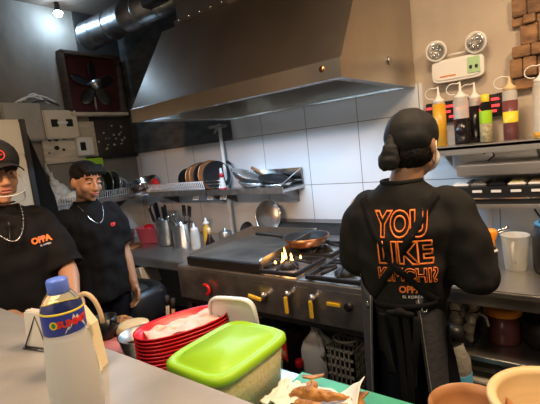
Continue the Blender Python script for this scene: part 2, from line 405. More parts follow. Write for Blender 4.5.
# ================================================================ hood
t = thing('range_hood', 'large slanted stainless steel extractor hood above the stove', 'range hood', (-1.585,2.1,1.77))
X0, X1 = -.775, .745   # local
prof = [(-.45,0),(.49,0),(.49,.62),(-.10,.62),(-.44,.085),(-.45,.08)]
sh = MB()
def hp(x, p): return (x, p[0], p[1])
n = 6
vs = [hp(X0,p) for p in prof]+[hp(X1,p) for p in prof]
fs = [(1,2,3,4,5,0),(7,6,11,10,9,8)]+[(i,(i+1)%n,(i+1)%n+n,i+n) for i in (1,2,3,4,5)]
sh.add(vs, fs, False)
ho = obj('canopy', sh, 'hood_steel', t); thick(ho, .004, 1)
rim = MB().box((-.015,-.425,.006),(1.52,.05,.012)).box((-.015,.465,.006),(1.52,.05,.012)).box((-.75,.02,.006),(.05,.84,.012)).box((.72,.02,.006),(.05,.84,.012))
obj('rim', rim, 'shiny_steel', t)
obj('filter_panel', MB().box((-.015,.17,.145),(1.34,.56,.012),rot=(radians(14),0,0)), 'used_steel', t)
fb = MB()
for k in range(24): fb.box((-.66+.056*k,.17,.135),(.022,.54,.012),rot=(radians(14),0,0))
obj('filter_slats', fb, 'dark_steel', t)
obj('light_tube', MB().cyl((-.62,-.17,.125),(.60,-.17,.125),.012), 'tube_on', t)
obj('tube_holder', MB().box((-.01,-.17,.15),(1.3,.05,.03),bev=.004), 'white_plastic', t)
obj('seam', MB().tube([(-.745,-.435,.09),(-.69,-.10,.62)],.004,6), 'hood_steel', t)
obj('inspection_plug', MB().cyl((.655,-.453,.05),(.655,-.443,.05),.014), 'copper', t)
obj('side_cap', MB().lathe([(0,0),(.022,0),(.02,.008),(0,.009)],(.75,.10,.12),axis='X'), 'used_steel', t)
t = thing('chimney_duct', 'square riveted sheet metal chimney rising from the extractor hood', 'chimney', (-1.97,2.17,2.39))
obj('shaft', MB().box((0,0,.28),(.46,.33,.56)), 'hood_steel', t)
obj('flange', MB().box((0,0,.02),(.49,.36,.03)), 'hood_steel', t)
rv = MB()
for k in range(5): rv.ell((-.2+.1*k,-.18,.028),(.008,.006,.008),n=8,m=6)
obj('rivet', rv, 'shiny_steel', t)
# white support pole
t = thing('support_pole', 'white painted pole from the stove back up to the hood', 'pole', (-2.43,2.52,.80))
obj('post', MB().cyl((0,0,0),(0,0,.95),.014), 'white_plastic', t)
obj('bracket', MB().box((0,-.02,.93),(.10,.12,.022),bev=.003).cyl((-.04,-.03,.88),(.0,-.0,.94),.01), 'used_steel', t)

# ================================================================ counters
def counter(name, label, x0, x1, y0, y1, z, m='steel', fas=.045, legs=True, under=None, inset=.05):
    t = thing(name, label, 'counter', ((x0+x1)/2,(y0+y1)/2,0)); W, D = x1-x0, y1-y0
    obj('worktop', MB().box((0,0,z-.015),(W,D,.03),bev=.006), m, t)
    obj('apron_rail', MB().box((0,-D/2+.02,z-.03-fas/2+.004),(W-.01,.025,fas),bev=.003), m, t)
    if legs:
        for sx in (-1,1):
            for sy in (-1,1): obj('leg', MB().cyl((sx*(W/2-inset),sy*(D/2-.06),0),(sx*(W/2-inset),sy*(D/2-.06),z-.03),.019), 'used_steel', t)
    if under: obj('lower_shelf', MB().box((0,0,under-.012),(W-.02,D-.06,.024),bev=.004), m, t)
    return t
counter('prep_counter', 'low stainless steel counter along the left wall holding the pink basket', -3.755, -2.95, 1.52, 2.6, .745)
counter('prep_counter', 'stainless steel counter in the back corner holding knife and utensil pots', -2.945, -2.03, 1.78, 2.6, .80)
counter('prep_counter', 'stainless steel counter under the condiment shelf at right', -.51, 1.1, 1.69, 2.6, .87, under=.575, inset=.50)
# bar in the foreground
t = thing('bar_counter', 'pale grey glossy bar counter in the foreground', 'bar counter', (-.6,.08,0))
obj('countertop', MB().box((0,0,1.075),(3.6,.75,.05),bev=.008), 'bar_top', t)
obj('front_panel', MB().box((0,.22,.525),(3.5,.04,1.05)), 'dark_wood', t)
# prep table behind the bar
t = thing('work_table', 'stainless work table behind the bar under the containers', 'table', (-.35,.735,0))
obj('tabletop', MB().box((0,0,.765),(2.0,.53,.03),bev=.006), 'steel', t)
for sx in (-1,1):
    for sy in (-1,1): obj('leg', MB().cyl((sx*.94,sy*.2,0),(sx*.94,sy*.2,.75),.018), 'used_steel', t)
t = thing('side_stand', 'small dark stand beside the work table under the pink tray', 'stand', (-1.60,.93,0))
obj('top', MB().box((0,0,.755),(.46,.26,.02),bev=.004), 'dark_steel', t)
for sx in (-1,1):
    for sy in (-1,1): obj('leg', MB().cyl((sx*.2,sy*.1,0),(sx*.2,sy*.1,.745),.012), 'dark_steel', t)

# ================================================================ stove
t = thing('gas_range', 'stainless commercial gas range with black burner grates below the hood', 'stove', (-1.20,2.0,0))
def L(x,y,z): return (x+1.20, y-2.0, z)
obj('worktop', MB().box(L(-1.255,2.0,.855),(1.48,.90,.03),bev=.006), 'steel', t)
obj('control_panel', MB().box(L(-1.255,1.565,.755),(1.48,.03,.175),bev=.004), 'used_steel', t)
obj('lower_rail', MB().box(L(-1.255,1.575,.655),(1.48,.04,.03),bev=.004), 'dark_steel', t)
for x in (-1.985,-.527): obj('side_panel', MB().box(L(x,2.0,.74),(.02,.86,.20)), 'dark_steel', t)
obj('back_ledge', MB().box(L(-1.255,2.52,.90),(1.48,.14,.10),bev=.008), 'dark_steel', t)
obj('shelf', MB().box(L(-1.255,2.05,.24),(1.44,.80,.02)), 'dark_steel', t)
for x in (-1.96,-.55):
    for y in (1.60,2.40): obj('leg', MB().box(L(x,y,.42),(.04,.04,.84)), 'dark_steel', t)
def burner(cx, cy, w=.28, d=.28):
    g = obj('burner_grate', MB(), 'cast_iron', t) if False else None
    m = MB(); z = .893; b = .014
    for s in (-1,1): m.box(L(cx,cy+s*d/2,z-.006),(w+b,b*1.4,.02),bev=.003); m.box(L(cx+s*w/2,cy,z-.006),(b*1.4,d,.02),bev=.003)
    for k in range(8):
        a = 2*pi*k/8+.2; R = .5*min(w,d)
        m.cyl(L(cx+.045*cos(a),cy+.045*sin(a),z+.022), L(cx+R*.98*cos(a),cy+R*.98*sin(a),z+.004), .008, .008, 6)
    o = obj('burner_grate', m, 'cast_iron', t)
    obj('burner_head', MB().lathe([(0,.872),(.055,.872),(.055,.885),(.035,.897),(.02,.9),(0,.9)],L(cx,cy,0),20), 'cast_iron', o)
burner(-1.275,1.71); burner(-.93,1.70,.27,.27); burner(-1.27,2.05); burner(-.93,2.04,.27,.27); burner(-.655,1.71,.22,.27); burner(-.655,2.05,.22,.27)
for k,(x,open_) in enumerate(((-1.31,1),(-1.16,0),(-1.02,0),(-.66,0))):
    vz = .80 if not open_ else .775
    o = obj('gas_valve', MB().cyl(L(x,1.552,vz),L(x,1.515,vz),.013).cyl(L(x,1.52,vz-.018),L(x,1.52,vz+.02),.010), 'used_steel', t)
    if open_: hb = MB().box(L(x-.045,1.505,vz-.008),(.085,.012,.02),rot=(0,.15,0),bev=.004)
    else: hb = MB().box(L(x,1.505,vz-.045),(.02,.012,.085),bev=.004)
    obj('handle', hb, 'yellow_rubber', o)
kb = obj('burner_knob', MB().cyl(L(-.845,1.552,.782),L(-.845,1.53,.782),.019).box(L(-.845,1.524,.782),(.010,.012,.034),bev=.003), 'black_plastic', t)
obj('valve_handle', MB().box(L(-.925,1.545,.778),(.07,.008,.02),bev=.004), 'yellow_rubber', t)
rk = MB().tube([L(-1.735+.028*cos(a),1.525,.755+.028*sin(a)) for a in [radians(q) for q in range(-80,130,14)]],.009,8)
obj('red_handle', rk, 'red_plastic', t)
# griddle
t = thing('flat_griddle', 'flat top griddle with tall steel splash guards at the stove left end', 'griddle', (-1.635,1.88,.872))
gx, gy = .268, .29
obj('plate', MB().box((0,0,.03),(gx*2,gy*2,.035),bev=.004), 'griddle_plate', t)
obj('drip_front', MB().box((0,-gy-.01,.025),(gx*2+.02,.03,.05),bev=.004), 'cast_iron', t)
sg = MB()
for s in (-1,1): sg.prism([(-gy,.02),(gy,.02),(gy,.105),(-gy*.9,.07),(-gy,.06)], s*gx-.004, s*gx+.004)
sg.box((0,gy,.0625),(gx*2,.008,.085))
obj('splash_guard', sg, 'hood_steel', t)

# flames on the front burner
fl = MB()
for k in range(9):
    a = k*2.4; r = .012+.008*(k%4); h = (.045,.07,.03,.022,.05,.02,.03,.02,.02)[k]; x, y = -1.275+r*cos(a)*2, 1.71+r*sin(a)*2
    fl.lathe([(0,0),(.007,.004),(.009,h*.25),(.006,h*.6),(0,h)],(x,y,.905),8,rot=Matrix.Rotation(.12*cos(a),3,'Y'),sx=.8,sy=.8)
tag(obj('gas_flame', fl, 'flame', ), 'orange flames leaping from the front left gas burner', 'flame')
lamp('flame_light', 'POINT', (-1.275,1.70,.96), .15, (1,.5,.15), size=.03)

# ================================================================ cookware
def pan(name, label, R, h, m_in, loc, rz=0, tilt=None, handle=.18, hm='black_plastic', hr=.010, rim=.92, group=None, cat='pan', hlen0=0, hup=.03, base=.72, wall=.003):
    t = thing(name, label, cat, loc, rz, group)
    if tilt is not None: t.rotation_euler = tilt
    prof = [(0,0),(R*base,0),(R*base+.008,.006),(R*rim,h*.7),(R,h),(R-wall,h),(R*rim-wall,h*.7),(R*base,.006+wall),(0,wall)]
    obj('bowl', MB().lathe(prof,n=32), m_in[0], t)
    if handle:
        obj('handle', MB().tube([(R*.97,0,h*.8),(R+handle*.3,0,h*.8+hup*.5),(R+handle*.75,0,h*.8+hup),(R+handle,0,h*.8+hup*.9)],hr,8,[hr*.6,hr,hr*1.15,hr*.9]), hm, t)
    return t
pan('frying_pan', 'frying pan with orange copper outside and dark inside on the back burner', .125, .052, ('copper',), (-1.325,1.98,.925), radians(20), handle=.0); bpy.data.objects['frying_pan'].scale = (1.1,1.1,1.05)
fp = bpy.data.objects['frying_pan']
obj('cooking_surface', MB().lathe([(0,.006),(.088,.006),(.113,.038),(.119,.053),(.117,.053),(.111,.04),(.086,.009),(0,.009)],n=32), 'cast_iron', fp)
obj('handle', MB().tube([(-.12,0,.045),(-.17,0,.06),(-.28,0,.075)],.010,8), 'cast_iron', fp)
def dish(name, label, R, h, m, loc, rot, cat='pan', group=None, handle=0, hm='dark_wood'):
    t = pan(name, label, R, h, (m,), loc, 0, rot, handle, hm, group=group, cat=cat); return t
# leaning lid and small pan behind the griddle
t = thing('pan_lid', 'big shiny domed steel pan leaning on tiles behind the griddle', 'pan', (-1.965,2.42,.885)); t.rotation_euler = (radians(78),0,0)
obj('dome', MB().lathe([(0,.035),(.05,.032),(.10,.018),(.118,.004),(.122,0),(.118,-.002),(.10,.013),(0,.028)],(0,.115,0),36), 'used_steel', t)
obj('rim', MB().lathe([(.118,0),(.124,-.003),(.126,.002),(.122,.006),(.118,.004)],(0,.115,0),36), 'shiny_steel', t)
t = pan('small_pan', 'small black pan with long steel handle behind the griddle', .062, .03, ('cast_iron',), (-2.14,2.40,.89), 0, (radians(62),0,0), handle=0)
obj('handle', MB().tube([(.05,-.02,.03),(.16,-.035,.02),(.30,-.05,.0)],.007,8), 'shiny_steel', t)

# ================================================================ dish racks
def rack(name, label, length, depth, loc, rz, wire=True, n=0, wh=.085):
    t = thing(name, label, 'dish rack', loc, rz)
    obj('tray', MB().box((0,0,-.012),(length,depth,.02),bev=.003).box((0,-depth/2,-.005),(length,.008,.045)), 'used_steel', t)
    if wire:
        w_ = MB(); k = int(length/.022)
        for i in range(k+1):
            x = -length/2+.01+i*(length-.02)/k; w_.cyl((x,-depth/2+.008,0),(x,-depth/2-.012,wh),.0036,n=6)
        w_.cyl((-length/2,-depth/2-.012,wh),(length/2,-depth/2-.012,wh),.004,n=6); w_.cyl((-length/2,-depth/2,.03),(length/2,-depth/2,.03),.003,n=6)
        obj('wire_guard', w_, 'wire', t)
    for s in (-1,1): obj('bracket', MB().prism([(-depth/2+.03,-.02),(depth/2,-.02),(depth/2,-.13)], s*(length/2-.06)-.003, s*(length/2-.06)+.003), 'dark_steel', t)
    return t
rack('dish_rack', 'wire fronted dish rack on the left wall behind the cook', 1.0, .26, (-3.625,1.85,1.205), radians(90))
rack('dish_rack', 'long wire fronted dish rack on the back wall full of pans', .74, .28, (-2.85,2.455,1.215), 0)
t = rack('dish_rack', 'short open rack with raised rail at right end of the dish racks', .76, .28, (-2.08,2.455,1.212), 0, wire=False)
rl = MB()
for z in (.035,.065,.09): rl.tube([(-.38,-.14,z),(-.22,-.14,z)],.0035,6)
rl.tube([(.36,-.14,0),(.36,-.14,.03),(.376,.13,.13),(.376,.135,0)],.004,6).box((.12,.132,.065),(.50,.006,.13))
obj('rail', rl, 'shiny_steel', t)
# hanging below-rack comb hooks
for k,x in enumerate((-2.62,-2.45,-2.30)):
    m = MB()
    for i in range(5): m.tube([(x-.03+.015*i,2.34,1.19),(x-.03+.015*i,2.33,1.155),(x-.03+.015*i,2.32,1.15)],.003,5)
    tag(obj('hook_comb', m, 'white_plastic'), ('leftmost','middle','rightmost')[k]+' of the three small white hook combs under the dish racks', 'hooks', 'hook combs under the racks')
# bowls and boards on left rack
tag(obj('chopping_board', MB().box((0,0,.12),(.02,.20,.22),bev=.008).xf(Matrix.Translation((-3.71,2.09,1.37))@Matrix.Rotation(.05,4,'Y')), 'lime_plastic'), 'lime green chopping board standing on the left rack against wall', 'chopping board')
BR = [((-3.56,2.03,1.335),.125,.07,'used_steel','steel bowl on its edge nearest the cook on the left rack'),
      ((-3.56,2.11,1.34),.13,.03,'cast_iron','black pan on its edge between two steel bowls'),
      ((-3.56,2.20,1.335),.125,.07,'shiny_steel','shiny steel bowl on its edge nearest the corner')]
for (c,R,h,m,lb_) in BR:
    t = thing('mixing_bowl' if h>.05 else 'frying_pan', lb_, 'bowl' if h>.05 else 'pan', c); t.rotation_euler = (radians(80),0,0)
    obj('bowl', MB().lathe([(0,0),(R*.5,0),(R*.8,h*.4),(R*.97,h*.9),(R,h),(R*.95,h*.88),(R*.78,h*.42),(R*.48,.004),(0,.004)]).shift((0,0,-h/2)), m, t)
    obj('rim', MB().lathe([(R*.97,h/2-.004),(R+.004,h/2-.002),(R+.004,h/2+.003),(R*.97,h/2+.003)]), 'shiny_steel', t)
t = thing('wok', 'steel wok with upright handle on the rack in the corner', 'wok', (-3.42,2.40,1.25)); t.rotation_euler = (radians(14),0,0)
obj('bowl', MB().lathe([(0,0),(.06,.004),(.11,.03),(.15,.085),(.155,.09),(.148,.086),(.108,.034),(.058,.008),(0,.004)]), 'shiny_steel', t)
obj('rim', MB().lathe([(.149,.086),(.158,.088),(.158,.095),(.150,.094)]), 'shiny_steel', t)
obj('handle', MB().cyl((-.12,-.05,.08),(-.20,-.10,.22),.012).ell((-.205,-.103,.23),(.022,.022,.018)), 'used_steel', t)
t = thing('mixing_bowl', 'upturned shallow steel bowl stacked under the wok', 'bowl', (-3.40,2.37,1.207))
obj('bowl', MB().lathe([(.17,0),(.172,.004),(.13,.03),(.06,.04),(0,.041)]), 'used_steel', t)
clr = organic('cloth', MB().ell((-3.20,2.38,1.30),(.045,.035,.05)).ell((-3.17,2.37,1.27),(.04,.03,.03)), 'red_plastic', None, .006, 2, bagf); tag(clr, 'small red cloth stuffed on the rack beside the wok', 'cloth')
clw = organic('cloth', MB().ell((-3.27,2.37,1.235),(.07,.035,.03)).ell((-3.15,2.36,1.235),(.08,.03,.03)), 'paper', None, .006, 2, bagf); tag(clw, 'white rag lying on the rack in front of the wok', 'cloth')
t = thing('baking_tray', 'dull steel tray lying on the back rack left of the pans', 'tray', (-2.98,2.45,1.209))
obj('tray', MB().box((0,0,.035),(.24,.20,.06),bev=.012), 'used_steel', t)
obj('rim', MB().box((0,0,.068),(.26,.22,.008),bev=.003), 'dark_steel', t)
# pans on edge on back rack
PR = [(-2.80,.10,'cast_iron','cast_iron'),(-2.745,.105,'cast_iron','cast_iron'),(-2.685,.115,'wood','copper'),(-2.63,.12,'wood','copper'),(-2.575,.12,'cast_iron','dark_wood'),(-2.51,.125,'wood','copper'),(-2.455,.12,'cast_iron','cast_iron')]
PL = ['small black pan on its edge at the left end of the pan row','second black pan from left in the pan row on the rack','reddish brown pan on its edge, third from left in the row','reddish brown pan on its edge, middle of the row','black pan with brown rim between two brown pans','largest brown pan on its edge near the white pole','black pan on its edge in front of the largest brown pan']
for (x,R,m,rm),lb_ in zip(PR,PL):
    t = thing('frying_pan', lb_, 'pan', (x,2.44,1.215+R), 0, 'pans standing on the back rack'); t.rotation_euler = (radians(82),0,radians(66))
    obj('bowl', MB().lathe([(0,-.012),(R*.8,-.012),(R*.97,.010),(R*.99,.014),(R*.95,.014),(R*.78,-.007),(0,-.007)]), m, t)
    obj('rim', MB().lathe([(R*.95,.012),(R,.010),(R,.017),(R*.95,.017)],n=30), rm, t)
# bottle with red bands
t = thing('squeeze_bottle', 'small white cone-tipped bottle with red bands beside the pole on rack', 'bottle', (-2.36,2.40,1.213))
obj('body', MB().lathe([(0,0),(.035,0),(.035,.015),(.022,.06),(.014,.12),(.008,.18),(0,.182)]), 'white_plastic', t)
obj('band', MB().lathe([(.0365,.0),(.038,.0),(.036,.022),(.033,.022)]), 'red_plastic', t)
obj('band', MB().lathe([(.0165,.105),(.018,.105),(.0145,.14),(.0125,.14)]), 'red_plastic', t)
# pans lying at right
def lying(label, R, h, m, loc, rot, hm=None, hlen=.16, hdir=0):
    t = thing('frying_pan', label, 'pan', loc); t.rotation_euler = rot
    obj('bowl', MB().lathe([(0,0),(R*.7,0),(R*.95,h*.7),(R,h),(R*.96,h),(R*.9,h*.7),(R*.66,.005),(0,.005)],n=32), m, t)
    obj('rim', MB().lathe([(R*.97,h-.003),(R+.004,h-.002),(R+.004,h+.003),(R*.97,h+.003)],n=32), 'shiny_steel' if 'steel' in m else m, t)
    if hm: obj('handle', MB().tube([(R*.96*cos(hdir),R*.96*sin(hdir),h*.8),((R+hlen*.4)*cos(hdir),(R+hlen*.4)*sin(hdir),h+.015),((R+hlen)*cos(hdir),(R+hlen)*sin(hdir),h+.02)],.010,8,[.007,.011,.013]), hm, t)
    return t
lying('steel frying pan tilted rim up on the right rack', .135, .045, 'used_steel', (-2.12,2.42,1.285), (radians(-8),radians(24),0), 'dark_steel', .10, pi)
lying('wide steel pan lying under the tilted one on the right rack', .14, .05, 'shiny_steel', (-2.03,2.43,1.22), (0,radians(6),0))
lying('black frying pan with brown wooden handle pointing up on right rack', .115, .04, 'cast_iron', (-1.87,2.44,1.245), (radians(5),radians(14),0), 'wood', .15, radians(168))
lying('small steel pan under the black pan at the rack end', .11, .03, 'shiny_steel', (-1.83,2.43,1.215), (0,0,0))

# ================================================================ corner counter contents
t = thing('steel_bowl', 'deep steel bowl on wooden board on the low left counter', 'bowl', (-3.42,2.10,.765))
obj('bowl', MB().lathe([(0,0),(.06,0),(.095,.03),(.105,.11),(.11,.13),(.114,.133),(.112,.138),(.101,.128),(.09,.035),(.058,.005),(0,.005)]), 'used_steel', t)
tag(obj('wooden_board', MB().lathe([(0,0),(.15,0),(.155,.008),(.15,.018),(0,.018)],(-3.42,2.10,.746)), 'wood'), 'round wooden board under the deep steel bowl', 'board')
t = thing('storage_basket', 'pink translucent plastic basket on the low counter', 'basket', (-3.32,2.38,.746), radians(15))
obj('tub', MB().loft([((0,0,0),.135,.085),((0,0,.01),.14,.09),((0,0,.14),.165,.105),((0,0,.145),.175,.112),((0,0,.15),.175,.112),((0,0,.145),.158,.10),((0,0,.015),.134,.084)],sup=5), 'pink_tub', t)
for k,(x,y,R) in enumerate(((-3.38,2.36,.055),(-3.25,2.39,.06))):
    tt = thing('red_bowl', ('left','right')[k]+' of the two round red bowls in the pink basket', 'bowl', (x,y,.86))
    obj('bowl', MB().lathe([(0,.06),(R*.6,.055),(R*.95,.02),(R,0),(R*.95,.0),(R*.55,.05),(0,.055)]), 'red_plastic', tt)
tt = thing('clear_box', 'clear plastic box standing behind the pink basket', 'box', (-3.28,2.50,.746))
obj('tub', MB().box((0,0,.14),(.24,.12,.28),bev=.01), 'clear_plastic', tt)
obj('grip', MB().tube([(-.12,-.07,.26),(-.12,-.07,.34),(-.05,-.07,.36),(-.03,-.07,.29)],.006,6), 'black_plastic', tt, 'black wire grip')
def spot(x,y,z,R,h,label,m):
    t = thing('utensil_pot', label, 'pot', (x,y,z))
    obj('body', MB().lathe([(0,0),(R*.96,0),(R,.01),(R,h),(R+.003,h+.003),(R-.003,h),(R-.004,.012),(0,.01)],n=32), m, t); return t
spot(-2.84,2.16,.801,.088,.215,'tall steel pot holding the dark handled knives','used_steel')
spot(-2.625,2.15,.801,.086,.185,'shorter steel pot holding ladles and tongs','shiny_steel')
KL = ['leftmost black handled knife in the steel pot','navy handled knife leaning left in the steel pot','blue handled knife upright at the middle of the pot','tall black handled knife in the steel pot','short black handled knife at the right of the pot']
for k in range(5):
    x = -2.90+.026*k; t = thing('kitchen_knife', KL[k], 'knife', (x,2.13+.015*(k%2),.815), 0, 'knives in the steel pot'); t.rotation_euler = (0.05,radians(-14+5*k),0)
    h0 = .185+.02*(k%3)
    obj('blade', MB().box((0,0,h0/2),(.028,.002,h0)), 'shiny_steel', t)
    obj('handle', MB().box((0,0,h0+.065),(.026,.018,.13),bev=.006), 'black_plastic' if k != 2 else 'trouser', t)
UL = ['steel tongs leaning left in the shorter steel pot','long steel ladle leaning left in the shorter pot','dark spatula standing tallest in the shorter pot','black handled turner leaning right in the shorter pot']
for k in range(4):
    t = thing('kitchen_utensil', UL[k], 'utensil', (-2.62+.012*k,2.15+.01*(k%2),.815), 0, 'utensils in the steel pot'); t.rotation_euler = (.06,radians((-32,-26,8,16)[k]),0)
    obj('handle', MB().cyl((0,0,0),(0,0,.27),.005,n=8), 'shiny_steel' if k<2 else 'black_plastic', t)
    if k < 2: obj('head', MB().lathe([(0,0),(.02,.006),(.03,.02),(.028,.02),(.018,.01),(0,.004)],(0,0,.25)), 'shiny_steel', t)
    else: obj('head', MB().box((0,0,.285),(.045,.004,.09),bev=.002), 'black_plastic', t)
def bottle(name, label, loc, prof, m, parts=(), group=None, cat='bottle', rz=0):
    t = thing(name, label, cat, loc, rz, group); obj('body', MB().lathe(prof,n=28), m, t)
    for (nm, pr, mm) in parts: obj(nm, MB().lathe(pr,n=24), mm, t)
    return t
bottle('sauce_bottle','white capped clear squeeze bottle beside the utensil pots',(-2.43,2.10,.801),[(0,0),(.034,0),(.036,.01),(.036,.12),(.03,.14),(.016,.15)],'frosted',[('cap',[(.0,.205),(.006,.2),(.010,.17),(.026,.165),(.028,.15),(.028,.138),(.0,.138)],'white_plastic')])
bottle('oil_bottle','yellow oil bottle with cream cap behind the clear squeeze bottle',(-2.42,2.22,.801),[(0,0),(.03,0),(.032,.01),(.032,.13),(.02,.16),(.014,.175)],'amber',[('cap',[(0,.225),(.008,.215),(.012,.19),(.024,.185),(.024,.168),(0,.168)],'paper')])
bottle('vinegar_bottle','dark green bottle with gold neck standing beside the griddle',(-2.16,2.0,.801),[(0,0),(.032,0),(.034,.01),(.034,.09),(.016,.13),(.012,.155)],'soy',[('cap',[(0,.195),(.013,.195),(.014,.15),(.0,.15)],'pale_wood')])
bottle('small_pot','small steel pot with lid against the wall behind bottles',(-2.30,2.30,.801),[(0,0),(.05,0),(.052,.01),(.052,.09),(.045,.10),(.01,.11),(.012,.125),(0,.127)],'used_steel',[],cat='pot')

# ================================================================ under left counters
t = thing('waste_bin', 'blue waste bin with dark top standing by the corner counter', 'bin', (-2.42,1.50,0))
obj('body', MB().loft([((0,0,0),.13,.12),((0,0,.01),.14,.13),((0,0,.50),.185,.17),((0,0,.52),.185,.17)],sup=3), 'blue_plastic', t)
obj('collar', MB().loft([((0,0,.50),.20,.185),((0,0,.52),.205,.19),((0,0,.66),.20,.18),((0,0,.70),.17,.15),((0,0,.695),.13,.12),((0,0,.6),.12,.11)],sup=3), 'black_plastic', t, 'black top ring')
obj('badge', MB().lathe([(0,0),(.035,0),(.032,.01),(0,.012)],(0,-.185,.59),rot=Matrix.Rotation(pi/2,3,'X')), 'dark_steel', t)
obj('bag_liner', MB().ell((0,0,.66),(.11,.10,.05)), 'rubber', t)
bx = obj('cardboard_box', MB().box((-2.86,1.84,.61),(.34,.16,.15),rot=(0,radians(-14),0),bev=.004), 'paper'); tag(bx, 'white cardboard box leaning under the corner counter', 'box')
tag(obj('gas_hose', MB().tube([(-2.62,2.25,.75),(-2.60,2.2,.5),(-2.63,2.15,.3),(-2.55,2.1,.02)],.012,8), 'dark_steel'), 'dark hose hanging behind the corner counter', 'hose')
for k,(x,y) in enumerate(((-2.20,1.52),(-2.12,1.50))):
    t = thing('broom', ('left','right')[k]+' of two sticks leaning beside the waste bin', 'stick', (x,y,0)); t.rotation_euler = (0,radians(9),0)
    obj('pole', MB().cyl((0,0,0),(0,0,.66),.011), 'wood' if k else 'kraft', t); obj('grip', MB().cyl((0,0,.62),(0,0,.68),.014), 'rubber', t)

# under the stove
t = thing('water_jug', 'white cloudy plastic gallon jug on the shelf under the stove', 'jug', (-1.17,1.75,.252))
obj('body', MB().loft([((0,0,0),.075,.075),((0,0,.01),.083,.083),((0,0,.17),.083,.083),((0,0,.21),.07,.07),((0,0,.25),.035,.035),((0,0,.275),.022,.022),((0,0,.29),.022,.022)],sup=2.6), 'cloudy_liquid', t)
obj('handle', MB().tube([(.03,-.03,.26),(.06,-.055,.25),(.075,-.065,.20),(.07,-.062,.16)],.012,8), 'cloudy_liquid', t)
obj('cap', MB().lathe([(.025,.285),(.025,.305),(0,.306)]), 'white_plastic', t)
t = thing('sauce_jug', 'dark jug with red and cream label under the stove', 'jug', (-1.38,1.80,.252), radians(-25))
obj('body', MB().box((0,0,.12),(.15,.12,.24),bev=.02).cyl((0,0,.23),(0,0,.29),.03), 'soy', t)
obj('label', MB().box((.01,-.062,.12),(.09,.004,.12)), 'red_print', t); obj('label_panel', MB().box((.01,-.065,.10),(.06,.003,.03)), 'pale_wood', t)
bottle('soda_bottle','dark bottle with bright red cap in front of the jugs',(-1.235,1.66,.01),[(0,0),(.032,0),(.034,.02),(.034,.24),(.014,.31),(.012,.34)],'soy',[('cap',[(.019,.335),(.022,.34),(.022,.368),(.018,.374),(0,.375)],'red_plastic')])
t = thing('wire_basket', 'white plastic lattice basket under the right end of the stove', 'basket', (-.99,1.74,.252))
m = MB()
for k in range(6):
    z = .01+.045*k
    for s in (-1,1): m.box((0,.07*s,z),(.15,.006,.012)); m.box((.075*s,0,z),(.006,.14,.012))
for k in range(7):
    for s in (-1,1): m.box((-.075+.025*k,.07*s,.12),(.006,.006,.24)); m.box((.075*s,-.07+.0233*k,.12),(.006,.006,.24))
obj('lattice', m, 'wicker', t); obj('top_rim', MB().lathe([(.05,.262),(.055,.262),(.055,.274),(.05,.274)],sx=1.2), 'wicker', t)

# ================================================================ condiment shelf at right
t = thing('condiment_shelf', 'stainless wall shelf with clear front rail holding the squeeze bottles', 'shelf', (.15,2.46,1.395))
obj('plate', MB().box((0,0,0),(1.78,.27,.022),bev=.004).box((0,-.13,-.012),(1.78,.010,.045)), 'steel', t)
obj('rail', MB().box((0,-.138,.045),(1.78,.006,.022)), 'clear_plastic', t)
for x in (-.80,-.36,.10,.6): obj('bracket', MB().prism([(-.10,-.015),(.13,-.015),(.13,-.12)], x-.004, x+.004), 'steel', t)
tag(obj('stainless_sheet', MB().box((.16,2.588,1.245),(1.5,.012,.25)), 'steel'), 'stainless sheet fixed to the wall under the condiment shelf', 'panel')
tag(obj('shelf_box', MB().box((.22,2.42,1.275),(1.56,.22,.06),bev=.006), 'steel'), 'long stainless box shelf below the condiment shelf', 'shelf')
tag(obj('power_cable', MB().tube([(-.50,2.56,1.37),(-.47,2.54,1.345),(-.43,2.54,1.36),(-.42,2.54,1.33),(-.44,2.52,1.31),(-.45,2.5,1.30)],.004,6), 'rubber'), 'black cable drooping under the condiment shelf', 'cable')
t = thing('topping_rail', 'black fronted topping rail with white labels above the right counter', 'topping rail', (.15,2.43,1.10))
obj('body', MB().box((0,.0,.045),(1.50,.26,.09),bev=.004), 'black_plastic', t)
obj('front_lip', MB().box((0,-.137,-.008),(1.50,.018,.022),bev=.003), 'steel', t)
obj('front_strip', MB().box((0,-.134,.032),(1.50,.006,.006)), 'shiny_steel', t)
obj('support', MB().box((-.60,.1,-.10),(.02,.03,.2)).box((.6,.1,-.10),(.02,.03,.2)), 'steel', t)
for k in range(10):
    x = -.70+.086*k
    if x < .1: obj('name_tag', MB().box((x,-.133,.068),(.045,.004,.013),bev=.001), 'white_plastic', t)
    tt = thing('food_container', ('white','steel','black','cream','orange-topped')[k%5]+' topping container, '+('first','second','third','fourth','fifth','sixth','seventh','eighth','ninth','tenth')[k]+' from the left end of the topping rail', 'container', (.15+x,2.43,1.192), 0, 'topping containers')
    obj('tub', MB().box((0,0,.005),(.078,.20,.012),bev=.004), ('white_plastic','steel','pot_black','paper','white_plastic')[k%5], tt)
    obj('contents', MB().box((0,0,.014),(.06,.18,.008),bev=.003), ('white_plastic','shiny_steel','pot_black','rice','kraft')[k%5], tt)
    if x > .45: break
tag(obj('power_cable', MB().tube([(-.26,2.58,1.08),(-.24,2.57,1.02),(-.20,2.57,.95),(-.18,2.55,.90)],.005,6), 'rubber'), 'black cable hanging on the tiles below the topping rail', 'cable')
